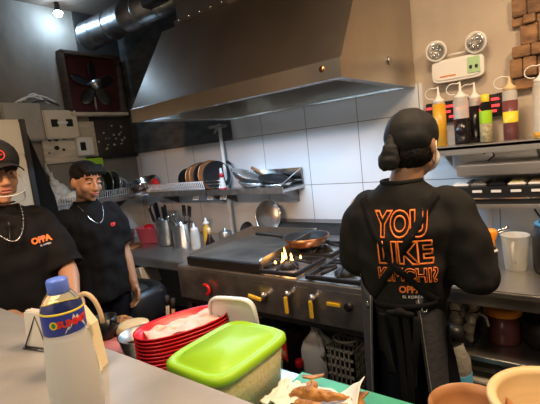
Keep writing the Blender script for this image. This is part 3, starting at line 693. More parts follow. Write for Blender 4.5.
# squeeze bottles
Z = 1.407
def squeeze(label, x, y, R, h, liq, m, nozzle='white_plastic', tall=.05, lab=None, two=None):
    t = thing('squeeze_bottle', label, 'squeeze bottle', (x,y,Z), 0, None)
    obj('body', MB().lathe([(0,0),(R*.95,0),(R,.006),(R,h*.93),(R*.8,h)],n=28), 'frosted', t)
    obj('sauce', MB().lathe([(0,.003),(R*1.004,.003),(R*1.006,liq),(0,liq)],n=28), m, t)
    obj('nozzle', MB().lathe([(R*.86,h-.008),(R*.88,h+.012),(R*.5,h+.02),(.008,h+.035),(.0035,h+.035+tall),(0,h+.036+tall)]), nozzle, t)
    pts = [(.0,0,h+.03+tall)]+[(-.035+.035*cos(a),0,h+.02+tall*.6+.03*sin(a)) for a in [radians(q) for q in range(60,290,25)]]
    obj('cap_loop', MB().tube(pts,.003,6), 'white_plastic', t)
    if lab: obj('label', MB().lathe([(R*1.012,lab[0]),(R*1.014,lab[0]+.001),(R*1.014,lab[1]),(R*1.012,lab[1])],n=28), lab[2], t)
    return t
squeeze('squeeze bottle full of amber yellow sauce, nearest the cook', -.665,2.44,.034,.245,.235,'amber')
squeeze('squeeze bottle with dark soy sauce and clear upper half, white nozzle', -.55,2.43,.038,.25,.14,'soy')
squeeze('dark squeeze bottle half hidden behind the clear-topped soy bottle', -.495,2.50,.034,.24,.20,'soy')
squeeze('plum brown squeeze bottle with yellow label band and beige nozzle', -.322,2.44,.034,.255,.20,'plum','pale_wood',.03,(.09,.145,'yellow'))
squeeze('pale squeeze bottle with yellow sauce at its base, rightmost on shelf', -.187,2.44,.038,.27,.03,'amber')
t = bottle('seasoning_bottle','small bottle with yellow cap, green label and herbs inside',(-.437,2.45,Z),[(0,0),(.028,0),(.03,.006),(.03,.19),(.018,.215)],'clear_plastic',
 [('herbs',[(0,.002),(.0302,.004),(.0304,.10),(0,.10)],'herb'),('label',[(.0306,.10),(.0308,.101),(.0308,.165),(.0306,.166)],'lime_plastic'),('cap',[(.02,.21),(.021,.212),(.02,.25),(0,.252)],'yellow')])
t = thing('led_display', 'black power strip panel with glowing red lights behind the sauce bottles', 'display', (-.58,2.592,1.60))
obj('case', MB().box((0,0,0),(.40,.02,.12),bev=.004), 'black_plastic', t)
m = MB()
for (x,z,w_) in ((-.13,.035,.05),(-.05,.03,.07),(.03,.035,.04),(.10,.035,.06),(.17,.033,.04),(.165,-.002,.05),(.15,-.03,.05),(-.18,.03,.03),(-.175,-.02,.03),(-.10,0,.08),(-.01,.002,.05),(.08,0,.06),(-.12,-.03,.04),(-.04,-.03,.06),(.05,-.028,.03)): m.box((x,-.012,z),(w_,.004,.014))
obj('red_lights', m, 'led_red', t)
m = MB()
for k in range(4): m.tube([(-.40+.01*k,2.58,1.66),(-.375+.008*k,2.565,1.62+.01*k),(-.39+.012*k,2.57,1.57),(-.37,2.585,1.52)],.005,6)
tag(obj('cable_bundle', m, 'rubber'), 'tangle of black cables at the right of the red-lit panel', 'cable')

# emergency light
t = thing('emergency_light', 'white twin-head emergency light on the plaster wall', 'emergency light', (-.585,2.60,1.825))
obj('body', MB().prism([(.135*abs(cos(a))**.35*(1 if cos(a)>0 else -1),.062*abs(sin(a))**.35*(1 if sin(a)>0 else -1)) for a in [2*pi*k/40 for k in range(40)]],-.055,0,'Y'), 'white_plastic', t)
obj('faceplate', MB().prism([(.122*abs(cos(a))**.35*(1 if cos(a)>0 else -1),.050*abs(sin(a))**.35*(1 if sin(a)>0 else -1)) for a in [2*pi*k/40 for k in range(40)]],-.060,-.05,'Y'), 'white_plastic', t)
obj('green_label', MB().box((.085,-.062,.005),(.062,.004,.085),bev=.002), 'green_light' , t, 'pale green label with two dark sockets')
for s in (-1,1): obj('socket', MB().box((.085+.014*s,-.066,-.005),(.014,.006,.018),bev=.002), 'black_plastic', t)
obj('orange_line', MB().box((-.05,-.0615,-.03),(.085,.002,.007)), 'orange_print', t)
for k,s in enumerate((-1,1)):
    R = Matrix.Rotation(radians(90+12),3,'X') @ Matrix.Rotation(radians(-10*s),3,'Y')
    h = obj('lamp_head', MB().lathe([(0,-.035),(.035,-.03),(.054,-.005),(.058,.02),(.052,.026),(.046,.02)],(s*.105,-.055,.118),30,rot=R), 'white_plastic', t)
    obj('reflector', MB().lathe([(0,.012),(.046,.022),(.048,.02)],(s*.105,-.055,.118),30,rot=R), 'led_lens', h)
    dots = MB()
    for q in range(6): 
        a = pi*q/3; v = Vector((s*.105,-.055,.118))+R@Vector((.024*cos(a),.024*sin(a),.022)); dots.ell(v,(.008,.008,.008),n=8,m=6)
    obj('led_cluster', dots, 'shiny_steel', h)
    obj('neck', MB().cyl((s*.09,-.03,.05),(s*.10,-.045,.10),.010), 'white_plastic', t)
obj('cross_bar', MB().cyl((-.06,-.03,.085),(.06,-.03,.085),.006), 'white_plastic', t)
# wood cladding
m = MB(); rr = random.Random(4); y_ = 0
z = 1.66
while z < 2.9:
    hh = rr.choice((.045,.06,.10,.13)); x = -.315+rr.uniform(-.02,.03)
    while x < .8:
        w_ = rr.uniform(.035,.12); d = rr.uniform(.02,.07); m.box((x+w_/2,2.61-d/2,z+hh/2),(w_-.004,d,hh-.004),bev=.004); x += w_
    z += hh
cl = obj('wood_cladding', m, 'cladding'); tag(cl, 'rustic brown wood block cladding on the wall at top right', 'wall cladding')

# on the right counter
t = thing('gas_torch', 'orange headed gas torch on a black and red gas canister', 'torch', (-.350,1.915,.871))
obj('canister', MB().lathe([(0,0),(.030,0),(.032,.004),(.032,.10),(.024,.108),(.012,.112)]), 'black_plastic', t)
obj('canister_label', MB().prism([(.0+.018*cos(a)*1.0,.05+.03*sin(a)) for a in [2*pi*k/4 for k in range(4)]],-.0345,-.030,'Y'), 'red_print', t)
obj('collar', MB().lathe([(.0325,.095),(.034,.097),(.03,.104),(.0,.105)]), 'white_plastic', t)
obj('head', MB().loft([((0,0,.108),.018,.018),((0,0,.125),.024,.024),((0,0,.135),.022,.022),((.0,0,.15),.028,.022),((.003,0,.175),.032,.022),((.006,0,.19),.02,.016)]).limb([(-.03,0,.145),(.015,0,.17)],[.017,.018]), 'orange_plastic', t)
obj('knob', MB().cyl((-.052,0,.14),(-.032,0,.146),.014), 'black_plastic', t)
obj('nozzle', MB().cyl((.02,0,.172),(.075,-.0,.20),.008), 'shiny_steel', t)
t = thing('measuring_jug', 'frosted plastic measuring jug beside the gas torch', 'jug', (-.262,1.985,.871))
obj('body', MB().lathe([(0,0),(.038,0),(.042,.005),(.054,.15),(.057,.152),(.054,.154),(.051,.15),(.039,.008),(0,.006)],n=32), 'frosted', t)
obj('handle', MB().tube([(-.0,-.052,.13),(0,-.085,.12),(0,-.08,.06),(0,-.045,.04)],.007,8), 'frosted', t)
t = thing('electric_kettle', 'black rounded kettle with bluish rim at the right edge', 'kettle', (-.105,2.0,.871))
obj('body', MB().lathe([(0,0),(.09,0),(.096,.02),(.098,.15),(.085,.20),(.05,.225),(0,.23)],n=32), 'pot_black', t)
obj('rim', MB().lathe([(.086,.198),(.09,.20),(.085,.208)],n=32), 'blue_plastic', t)
obj('handle', MB().tube([(.0,-.05,.22),(0,-.06,.26),(0,.06,.26),(0,.05,.22)],.010,8), 'pot_black', t)
# on the shelf below
t = thing('egg_container', 'translucent plastic tub heaped with eggs on the lower shelf', 'container', (-.45,1.86,.576))
obj('tub', MB().loft([((0,0,0),.055,.085),((0,0,.01),.058,.088),((0,0,.155),.072,.10),((0,0,.16),.076,.104),((0,0,.165),.072,.10),((0,0,.155),.068,.096),((0,0,.012),.054,.084)],sup=5), 'clear_plastic', t)
obj('clip_handle', MB().tube([(.07,-.06,.15),(.10,-.07,.14),(.105,-.06,.10),(.085,-.02,.11)],.005,6), 'white_plastic', t)
ep = []
rr = random.Random(3)
for lz in range(4):
    for i,(x,y) in enumerate(((-.028,-.055),(.028,-.05),(-.028,0),(.03,.005),(-.028,.055),(.028,.055))):
        if lz == 3 and i in (1,4): continue
        ep.append((x+rr.uniform(-.004,.004)+(.0 if lz%2 else .004), y+rr.uniform(-.004,.004), .030+lz*.043))
w0 = None
place = ['front left','front right','middle left','middle right','back left','back right']
lay = ['bottom layer','second layer','third layer','top heap']
for i,(x,y,z) in enumerate(ep):
    q = min(range(6), key=lambda k: (x-((-.028,.028)[k%2]))**2+(y-(-.055+.055*(k//2)))**2); lb_ = 'whitish egg at the %s of the %s in the plastic tub' % (place[q], lay[int((z-.02)/.043)])
    if w0 is None: w0 = tag(obj('egg', MB().ell((0,0,0),(.0215,.0215,.027),n=16,m=10), 'egg'), lb_, 'egg', 'eggs in the plastic tub'); e = w0
    else: e = w0.copy(); COL.objects.link(e); e['label'] = lb_
    e.location = (-.45+x,1.86+y,.576+z); e.rotation_euler = (rr.uniform(0,3),rr.uniform(0,3),0)
bottle('food_jar','plastic jar of brown sauce with orange lid on lower shelf',(-.305,1.90,.576),[(0,0),(.06,0),(.064,.01),(.066,.13)],'plum',[('lid',[(.071,.125),(.073,.128),(.073,.152),(.068,.158),(.055,.155),(0,.155)],'orange_plastic')],cat='jar')
t = thing('cooking_pot','black pot on the lower shelf right of the orange lidded jar','pot',(-.155,1.92,.576))
obj('body', MB().lathe([(0,0),(.07,0),(.085,.02),(.095,.10),(.10,.125),(.104,.127),(.10,.13),(.09,.10),(.07,.01),(0,.01)],n=32), 'pot_black', t)
obj('handle', MB().tube([(-.09,-.03,.10),(-.13,-.035,.11),(-.13,.035,.11),(-.09,.03,.10)],.007,8), 'pot_black', t)
t = thing('bucket','grey ribbed plastic bucket with lid below the shelf at right','bucket',(-.372,1.79,.0))
pf = [(0,0),(.06,0)]
for k in range(14): pf += [(.066+.0012*k,.03+.03*k),(.062+.0012*k,.045+.03*k)]
obj('body', MB().lathe(pf+[(.083,.46),(0,.46)],n=32), 'wicker', t)
obj('lid', MB().lathe([(.086,.455),(.09,.46),(.09,.475),(.078,.48),(.07,.472),(0,.472)],n=32), 'wicker', t); obj('lid_grip', MB().box((0,0,.482),(.10,.02,.018),bev=.004), 'wicker', t)

# ================================================================ work table contents
t = thing('food_container','large clear rice container with a lime green lid','container',(-.848,.80,.781)); t.scale = (.97,.94,1.25)
obj('tub', MB().loft([((0,0,0),.100,.138),((0,0,.008),.108,.146),((0,0,.12),.116,.156),((0,0,.125),.119,.159),((0,0,.124),.113,.153),((0,0,.012),.104,.142)],sup=6,n=48), 'tub_clear', t)
obj('lid', MB().loft([((0,0,.112),.124,.166),((0,0,.116),.130,.172),((0,0,.128),.128,.170),((0,0,.134),.118,.160),((0,0,.130),.112,.154),((0,0,.130),.096,.138),((0,0,.135),.092,.134),((0,0,.135),.080,.120),((0,0,.138),.077,.117),((0,0,.138),.02,.02)],sup=5,n=56), 'lime_plastic', t)
rice = obj('cooked_rice', MB().loft([((-.848,.80,.798),.099,.131),((-.848,.80,.905),.109,.143),((-.848,.80,.915),.10,.13)],sup=6,n=40), 'rice'); tag(rice, 'yellowish rice filling the green lidded container', 'rice', kind='stuff')
def mkb():
    t = thing('serving_basket','x','basket',(-1.13,.87,.781),radians(-20),'red serving baskets in the stack'); t.scale = (1.08,1.06,1)
    obj('bowl', MB().loft([((0,0,0),.062,.125),((0,0,.003),.068,.132),((0,0,.045),.083,.155),((0,0,.048),.088,.161),((0,0,.052),.087,.160),((0,0,.046),.080,.152),((0,0,.006),.064,.128)],sup=2.3,n=44), 'red_plastic', t)
    return t
b0 = mkb(); NB = ['bottom','second','third','fourth','fifth','sixth','seventh','eighth','ninth','top']
b0['label'] = 'red oval plastic serving basket, bottommost of the stack by the green lid'
for k in range(1,10): dup(b0, (-1.13+.001*(k%3),.87,.781+.0125*k), None, 'red oval plastic serving basket, %s from the bottom of the stack' % NB[k] if k < 9 else 'red oval plastic serving basket topmost of the stack, holding pink paper')
lp = grid(lambda u,v: (-1.13+(u-.5)*.110+.02*noise.noise(Vector((u*5,v*5,0))), .87+(v-.5)*.25, .923+.012*noise.noise(Vector((u*4,v*7,2)))+.02*max(0,v-.8)*5*abs(noise.noise(Vector((u*9,v*9,5))))+.03*abs(u-.5)**2), 20, 30)
lo = obj('paper_liner', lp, 'pink_paper'); lo.rotation_euler = (0,0,0)
for v in lo.data.vertices:
    q = Matrix.Rotation(radians(-20),3,'Z') @ (v.co-Vector((-1.13,.87,0))); v.co = Vector((-1.13,.87,0))+q
thick(lo,.002); tag(lo, 'pale pink paper liner lying in the top red basket', 'paper')
t = thing('plastic_tray','off-white rounded plastic tray standing upright behind the green lidded container','tray',(-1.01,1.008,.783),radians(8)); t.rotation_euler = (radians(6),0,radians(12))
obj('panel', MB().prism([(.096*abs(cos(a))**.4*(1 if cos(a)>0 else -1),.112+.11*abs(sin(a))**.4*(1 if sin(a)>0 else -1)) for a in [2*pi*k/44 for k in range(44)]],0,.010,'Y'), 'white_plastic', t)
obj('raised_rim', MB().tube([(.092*abs(cos(a))**.4*(1 if cos(a)>0 else -1),-.004,.112+.106*abs(sin(a))**.4*(1 if sin(a)>0 else -1)) for a in [2*pi*k/44 for k in range(45)]],.006,6), 'white_plastic', t)
t = obj('cutting_board', MB().box((-.50,.81,.79),(.46,.36,.018),bev=.006), 'green_plastic'); tag(t, 'green plastic cutting board under the fried fish', 'cutting board')
def crum(x0,x1,y0,y1,z,amp,seed,edge):
    return grid(lambda u,v: (x0+(x1-x0)*u+.012*noise.noise(Vector((v*6,seed,0))), y0+(y1-y0)*v+.012*noise.noise(Vector((u*6,seed,3))), z+amp*abs(noise.noise(Vector((u*3+seed,v*3,1))))+edge(u,v)), 28, 20)
p1 = obj('parchment', crum(-.67,-.48,.75,.935,.802,.018,1.3,lambda u,v: .26*max(0,u-.58)*max(0,v-.40)), 'paper'); thick(p1,.0015); tag(p1, 'crumpled white parchment with raised corner under the fried fish', 'paper')
p2 = obj('parchment', crum(-.72,-.63,.77,.89,.812,.03,4.1,lambda u,v: .01), 'paper'); thick(p2,.0015); tag(p2, 'second folded white paper at the left end of the fried fish', 'paper')
def fish(name, label, a, b, r, z):
    t = thing(name, label, 'fish', (a[0],a[1],z)); d = Vector((b[0]-a[0],b[1]-a[1],0)); Lh = d.length; t.rotation_euler = (0,0,math.atan2(d.y,d.x))
    mb = MB().loft([((x*Lh,.006*sin(x*9),rr_*r*.8),rr_*r,rr_*r*.85,Matrix.Rotation(pi/2,3,'Y')) for x,rr_ in ((0,.25),(.06,.6),(.18,.95),(.35,1),(.55,.85),(.75,.5),(.88,.28),(.92,.22))],n=18)
    organic('body', mb, 'fried', t, .004, 2, lambda c,n: c+n*.004*noise.noise(c*60))
    obj('tail_fin', MB().prism([(Lh*.9,-.006),(Lh*1.0,-.03),(Lh*1.12,-.035),(Lh*1.06,0),(Lh*1.14,.03),(Lh*1.0,.028),(Lh*.9,.006)],.004,.009,'Z'), 'fried', t)
    obj('dorsal_fin', MB().prism([(Lh*.3,r*.6),(Lh*.4,r*1.5),(Lh*.6,r*1.3),(Lh*.7,r*.4)],.008,.012,'Z'), 'fried', t)
    return t
fish('fried_fish','long golden fried fish nearest the green board edge',(-.665,.825),(-.49,.90),.018,.822)
fish('fried_fish','smaller browned fried fish pointing up behind the long one',(-.60,.855),(-.65,.93),.013,.824)
fish('fried_fish','dark crisp fried fish at the front of the paper',(-.63,.785),(-.51,.835),.017,.82)
# bowls at the table's left end
tr = obj('serving_tray', MB().box((-1.60,.93,.772),(.42,.25,.012),bev=.004), 'red_tray'); tag(tr, 'flat salmon pink tray beside the red baskets', 'tray')
t = thing('steel_bowl','round steel bowl left of the red basket stack','bowl',(-1.345,.84,.781)); t.scale = (1.15,1.15,1.15)
obj('bowl', MB().lathe([(0,0),(.04,0),(.065,.03),(.075,.075),(.078,.078),(.074,.078),(.062,.033),(.038,.005),(0,.005)]), 'used_steel', t)
t = thing('small_bowl','small dark steel cup in front of the bread on the pink tray','cup',(-1.44,.845,.779))
obj('bowl', MB().lathe([(0,0),(.025,0),(.036,.05),(.038,.052),(.034,.05),(.024,.005),(0,.005)]), 'dark_steel', t)
t = obj('round_bread', MB().lathe([(0,0),(.065,0),(.075,.012),(.07,.03),(.05,.036),(0,.038)],(-1.60,.96,.779)), 'pale_wood'); tag(t, 'flat tan round bun on the pink tray', 'bread')
t = organic('meat_chunk', MB().ell((-1.70,.98,.80),(.05,.035,.022)).ell((-1.73,.95,.80),(.03,.03,.02)), 'fried', None, .005, 2, bagf); tag(t, 'small browned piece of food at the far corner of the pink tray', 'food')
# right end of the table
t = thing('wooden_bowl','pale thick rimmed wooden bowl at the bottom right corner','bowl',(-.060,.925,.781)); t.scale = (1.22,1.22,1.22)
obj('bowl', MB().lathe([(0,0),(.07,0),(.092,.03),(.10,.12),(.104,.13),(.10,.135),(.090,.135),(.086,.125),(.078,.035),(.06,.02),(0,.018)],n=40), 'pale_wood', t)
t = thing('wooden_bowl','orange-brown wooden bowl beside the pale wooden bowl','bowl',(-.215,.90,.781)); t.scale = (1.05,1.05,1.9)
obj('bowl', MB().lathe([(0,0),(.05,0),(.075,.03),(.082,.055),(.085,.06),(.08,.062),(.074,.05),(.05,.02),(0,.018)],n=36), 'wood', t)
bottle('slim_tank','tall slim blue tank with grey shoulder and black knob beside the cook in the apron',(-.402,1.50,0),[(0,0),(.05,0),(.055,.01),(.052,.62),(.050,.67),(.036,.70),(.022,.745)],'wicker',[('sleeve',[(.0552,.01),(.056,.012),(.0535,.62),(.052,.622)],'light_blue'),('cap',[(.02,.735),(.032,.74),(.036,.765),(.028,.79),(0,.795)],'black_plastic')])
# ================================================================ bar contents
BX, BY = -.604, .257
t = thing('water_bottle','plastic water bottle with blue cap and navy label on the bar','water bottle',(BX,BY,1.101))
R = .0285; RB = .036
obj('body', MB().lathe([(0,.004),(.02,0),(RB*.92,.0),(RB,.012),(RB,.030),(RB*.96,.036),(RB,.042),(RB,.10),(RB*.95,.13),(R*1.06,.165),(R,.175),(R,.205),(R*.97,.212),(R*.72,.226),(.0125,.236),(.0125,.242)],n=40), 'clear_plastic', t)
obj('water', MB().lathe([(0,.005),(RB*.88,.005),(RB*.965,.014),(RB*.965,.10),(RB*.91,.13),(R*1.01,.165),(R*.96,.172),(0,.172)],n=40), 'cloudy_liquid', t)
obj('cap', MB().lathe([(.0135,.230),(.0145,.232),(.0145,.248),(.013,.251),(0,.252)],n=30), 'blue_cap', t)
obj('label_wrap', MB().lathe([(R*1.012,.176),(R*1.02,.177),(R*1.02,.206),(R*1.012,.207)],n=40), 'navy_label', t)
obj('label_edge', MB().lathe([(R*1.022,.205),(R*1.03,.2055),(R*1.03,.2075),(R*1.0,.208)],n=40), 'yellow', t)
camdir = math.atan2(-BY, -BX)   # front of the label turned to the room
def wrap_text(txt, size, z, ang, m, Rr, parent, off=.002, squash=1.0, name='lettering'):
    me = text_mesh(txt, size, offset=off, extrude=.0004)
    bm = bmesh.new(); bm.from_mesh(me); bmesh.ops.subdivide_edges(bm, edges=[e for e in bm.edges if e.calc_length() > size*.25], cuts=2); bm.to_mesh(me); bm.free()
    for v in me.vertices:
        a = ang + v.co.x*squash/Rr; q = Rr+v.co.z; v.co = Vector((q*cos(a), q*sin(a), z+v.co.y))
    return obj(name, me, m, parent)
def wrap_poly(pts, z, ang, m, Rr, parent, name):
    mb = MB(); n = len(pts); mb.add([((Rr)*cos(ang+x/Rr),(Rr)*sin(ang+x/Rr),z+y) for x,y in pts], [tuple(range(n))], False); o = obj(name, mb, m, parent); return o
wrap_poly([(-.002,-.0145),(.004,-.004),(.007,-.007),(.013,.011),(.016,.005),(.019,.009),(.024,-.004),(.027,-.001),(.032,-.0145)], .192, camdir, 'white_print', R*1.028, t, 'mountain_print')
wrap_text('SUMMIT', .0125, .1915, camdir+.42, 'red_print', R*1.034, t, off=.0006)
wrap_poly([(.0058*cos(2*pi*k/20),.0058*sin(2*pi*k/20)) for k in range(20)], .192, camdir-.50, 'yellow', R*1.028, t, 'round_emblem')
wrap_poly([(.0028*cos(2*pi*k/12),.0036*sin(2*pi*k/12)) for k in range(12)], .192, camdir-.50, 'emblem_green', R*1.034, t, 'emblem_core')
t = thing('napkin_holder','triangular wire napkin holder on the bar at left','napkin holder',(-1.03,.385,1.101),radians(14)); t.scale = (.68,.68,.72)
m = MB()
for y in (-.032,.032): m.tube([(-.055,y,.004),(.055,y,.004),(.0,y*.5,.105),(-.055,y,.004)],.0025,6)
m.tube([(-.055,-.04,.003),(.06,-.04,.003),(.06,.04,.003),(-.055,.04,.003),(-.055,-.04,.003)],.0025,6); obj('wire_frame', m, 'dark_steel', t)
m = MB()
for k in range(7): m.box((.002,-.018+.006*k,.062),(.11-.004*(k%3),.003,.115+.006*(k%2)),rot=(.03*(k-3),.04*(k%2),0))
tag(obj('napkins', m.xf(Matrix.Translation((-1.03,.385,1.101))@Matrix.Rotation(radians(14),4,'Z')@Matrix.Scale(.70,4)), 'paper'), 'sheaf of cream paper napkins held in the wire holder', 'napkins', kind='stuff')
t = thing('paper_bag','cream paper packet with curved handle on the bar behind the water bottle','packet',(-.83,.37,1.101),radians(25)); t.scale = (1,1,1.1)
obj('pouch', MB().prism([(-.045,0),(.05,0),(.042,.085),(.02,.115),(-.02,.12),(-.04,.10)],-.02,.02,'Y'), 'paper_cream', t)
obj('side_flap', MB().prism([(.02,0),(.062,.005),(.045,.07),(.03,.10)],-.03,-.015,'Y'), 'paper_cream', t)
obj('bag_handle', MB().tube([(.038+.030*cos(a),.0,.088+.055*sin(a)) for a in [radians(q) for q in range(0,181,12)]],.0045,8), 'kraft', t, 'curved tan handle')
t = thing('black_pot','small black pot standing on the side stand behind the bar','pot',(-1.66,.87,.779))
obj('bowl', MB().lathe([(0,0),(.04,0),(.05,.02),(.052,.09),(.048,.09),(.046,.02),(0,.008)]), 'pot_black', t)
obj('handle', MB().tube([(.05,0,.08),(.09,0,.085),(.11,0,.08)],.006,8), 'pot_black', t)
t = thing('glass_dish','small clear glass dish at the foot of the water bottle','dish',(-.545,.285,1.101))
obj('bowl', MB().lathe([(0,0),(.014,0),(.019,.012),(.021,.014),(.018,.013),(.012,.004),(0,.004)]), 'glass', t)

# ================================================================ people
def hand(mb, w, d, pn, side, curl=.5, s=1.0):
    # w wrist, d pointing direction, pn palm normal, side=+1 thumb on cross(d,pn)
    w = Vector(w); d = Vector(d).normalized(); pn = Vector(pn); pn = (pn-d*pn.dot(d)).normalized(); sd = d.cross(pn)*side
    R = Matrix((sd, pn, d)).transposed()
    mb.ell(w+d*.045*s, (.038*s,.015*s,.050*s), R)
    mb.limb([w-d*.02*s, w+d*.03*s],[.024*s,.026*s])
    for k,(o,l) in enumerate(((.028,.070),(.0095,.080),(-.0095,.074),(-.027,.058))):
        p = w+d*.080*s+sd*o*s; pts=[p-d*.02*s]; dd = d.copy(); pts.append(p)
        for f in (.45,.32,.23):
            dd = (dd*cos(curl*.8)+pn*sin(curl*.8)).normalized(); pn2 = pn
            p = p+dd*l*f*s; pts.append(p)
        mb.limb(pts, [.0088*s,.0088*s,.0084*s,.0078*s,.0068*s], 10)
    b = w+d*.022*s+sd*.022*s; t1 = b+(d*.5+sd*.8+pn*.25).normalized()*.035*s; t2 = t1+(d*.85+sd*.3+pn*.35).normalized()*.030*s; t3 = t2+(d*.95+pn*.4).normalized()*.022*s
    mb.limb([b,t1,t2,t3],[.014*s,.0115*s,.010*s,.008*s],10)

def person(label, loc, rz, scale, armR, armL, headrot=(0,0,0), skin='skin', handR=None, handL=None, shirt='shirt_black', wide=1.0, lean=0, curl=.55, sleeve=.26, seed=0, headx=0, amp=1.3, sr=1.0, hs=1.0, bw=1.0):
    """armX = (shoulder, elbow, wrist) ; local frame: +y front, +x the person's own right"""
    t = thing('person', label, 'person', loc, rz); t.scale = (scale,)*3
    HR = Matrix.Rotation(headrot[2],3,'Z') @ Matrix.Rotation(headrot[0],3,'X') @ Matrix.Rotation(headrot[1],3,'Y'); piv = Vector((headx,0,1.41)); hc0 = Vector((0,.018,.098))
    def HP(p): return piv + HR @ ((hc0+Vector(p))*hs)
    B = MB()
    # head
    for c,r in (((0,-.012,.025),(.074,.093,.086)),((0,.018,-.03),(.060,.068,.080)),((0,.034,-.074),(.043,.044,.032)),((0,.066,-.094),(.018,.014,.014)),((0,.076,.024),(.046,.012,.011)),((0,.068,.045),(.05,.02,.03)),
                ((.036,.055,-.03),(.024,.022,.026)),((-.036,.055,-.03),(.024,.022,.026)),((0,.086,-.058),(.024,.012,.014)),((0,.104,-.031),(.013,.013,.010)),((.012,.096,-.034),(.009,.010,.008)),((-.012,.096,-.034),(.009,.010,.008)),
                ((.052,.01,-.055),(.016,.03,.03)),((-.052,.01,-.055),(.016,.03,.03))): B.ell(HP(c), r, HR)
    B.limb([HP((0,.086,.012)),HP((0,.103,-.022))],[.008,.011])
    for s in (1,-1): B.ell(HP((.076*s,-.008,-.008)), (.009,.020,.032), HR @ Matrix.Rotation(.35*s,3,'Z'))
    # neck and torso
    B.limb([(0,-.014,1.34),(headx*.5,-.006,1.39),HP((0,-.02,-.06))],[.054,.052,.050],20)
    W = wide
    B.loft([((0,0,.83),.15*bw,.10),((0,0,.90),.145*bw,.105),((0,0,1.0),.118,.088),((0,0,1.12),.130,.092),((0,0,1.23),.150*W,.100),((0,0,1.30),.14*W,.080),((0,-.008,1.35),.075,.055)],n=30)
    for arm,hd,sd in ((armR,handR,1),(armL,handL,-1)):
        sh, el, wr = [Vector(p) for p in arm]; mid = el+(wr-el)*.3
        B.limb([sh,sh+(el-sh)*.5,el,mid,wr],[.040,.042,.038,.039,.025],16)
        d, pn = hd if hd else ((wr-el).normalized(), Vector((0,0,-1)))
        hand(B, wr, d, pn, sd if (Vector(d).cross(Vector(pn))).dot(Vector((-sd,0,0)))*sd >= 0 else -sd, curl)
    for s in (1,-1):
        B.limb([(.085*s*bw,0,.80),(.09*s,.01,.46),(.092*s,-.01,.08)],[.075*bw,.058,.038],16)
        B.limb([(.092*s,-.02,.045),(.096*s,.06,.035),(.10*s,.13,.030)],[.038,.034,.028],12)
    organic('body', B, skin, t, .0055, 5)
    # trousers and shoes
    T = MB().loft([((0,0,.78),.165*bw,.115),((0,0,.88),.165*bw,.118),((0,0,.98),.145*bw,.110),((0,0,1.0),.143*bw,.108)],n=30)
    for s in (1,-1): T.limb([(.085*s*bw,0,.78),(.092*s,.012,.46),(.094*s,-.008,.10)],[.098*bw,.080,.068],18)
    organic('trousers', T, 'trouser', t, .009, 4, lambda c,n: c+n*.008*noise.noise(Vector((c.x*12,c.y*12,c.z*5+seed))))
    for s in (1,-1):
        organic('shoe', MB().limb([(.092*s,-.03,.045),(.096*s,.06,.042),(.10*s,.13,.036)],[.046,.043,.036],14).box((.096*s,.045,.012),(.08,.24,.024)), 'rubber', t, .008, 3)
    # shirt
    Q = MB().loft([((-(1-bw)*.08,0,.80),.185*W*bw,.138*bw),((-(1-bw)*.08,0,.86),.18*W*bw,.136*bw),((-(1-bw)*.06,0,.98),.168*W*(.2+.8*bw),.130),((0,0,1.12),.172*W,.132),((0,0,1.22),.185*W,.130),((0,-.002,1.285),.180*W,.112),((0,-.006,1.335),.135*W,.090),((0,-.008,1.368),.088,.072),((0,-.008,1.385),.070,.062)],n=36)
    for arm in (armR,armL):
        sh, el, wr = [Vector(p) for p in arm]; d = (el-sh); e2 = sh+d.normalized()*sleeve
        pts = [sh+Vector((-.03 if sh.x>0 else .03,0,.0)), sh+d*.3, e2] if sleeve < d.length+.01 else [sh+Vector((-.03 if sh.x>0 else .03,0,0)), sh+d*.4, el, el+(wr-el).normalized()*(sleeve-d.length)]
        rr = [.068*sr,.069*sr,.074*sr] if len(pts)==3 else [.068*sr,.071*sr,.078*sr,.074*sr]
        for i in range(len(pts)-1): Q.cyl(pts[i],pts[i+1],rr[i],rr[i+1],20)
        for p_,r_ in list(zip(pts,rr))[:-1]: Q.ell(p_,(r_,r_,r_),n=16,m=10)
    def fold(c, n):
        f = noise.noise(Vector((c.x*7+seed,c.y*7,c.z*3.2)))*.010*amp + noise.noise(Vector((c.x*9+c.z*9,c.y*9+seed,c.z*13-c.x*6)))*.010*amp
        f += .006*noise.noise(Vector((c.x*26,c.y*26,c.z*12+seed)))
        k = 1 if c.z < 1.30 else max(.15,(1.39-c.z)/.09)
        return c+n*f*k
    sh = organic('t_shirt', Q, shirt, t, .0075, 5, fold)
    obj('collar', MB().lathe([(.066,-.006),(.070,-.002),(.070,.006),(.066,.009)],(0,-.010,1.385),30,sy=.94), shirt, sh)
    return t, sh, HP, HR, B
def eyes(t, HP, HR, half=True):
    for s in (1,-1):
        e = obj('eye', MB().ell(HP((.030*s,.0745,.004)), (.0135,.009,.0055 if half else .007), HR), 'eye_white', t)
        obj('iris', MB().ell(HP((.030*s,.0800,.002)), (.0055,.0045,.0045), HR), 'hair', e)
        obj('eyelid', MB().ell(HP((.030*s,.0745,.0085)), (.016,.0115,.0055), HR), 'skin', t)
        obj('eyebrow', MB().tube([HP((.014*s,.0865,.026)),HP((.030*s,.085,.032)),HP((.048*s,.072,.026))],.0035,6), 'hair', t)
    obj('lips', MB().ell(HP((0,.0955,-.0535)), (.021,.0075,.005), HR).ell(HP((0,.094,-.064)), (.018,.0075,.0055), HR), 'lip', t)
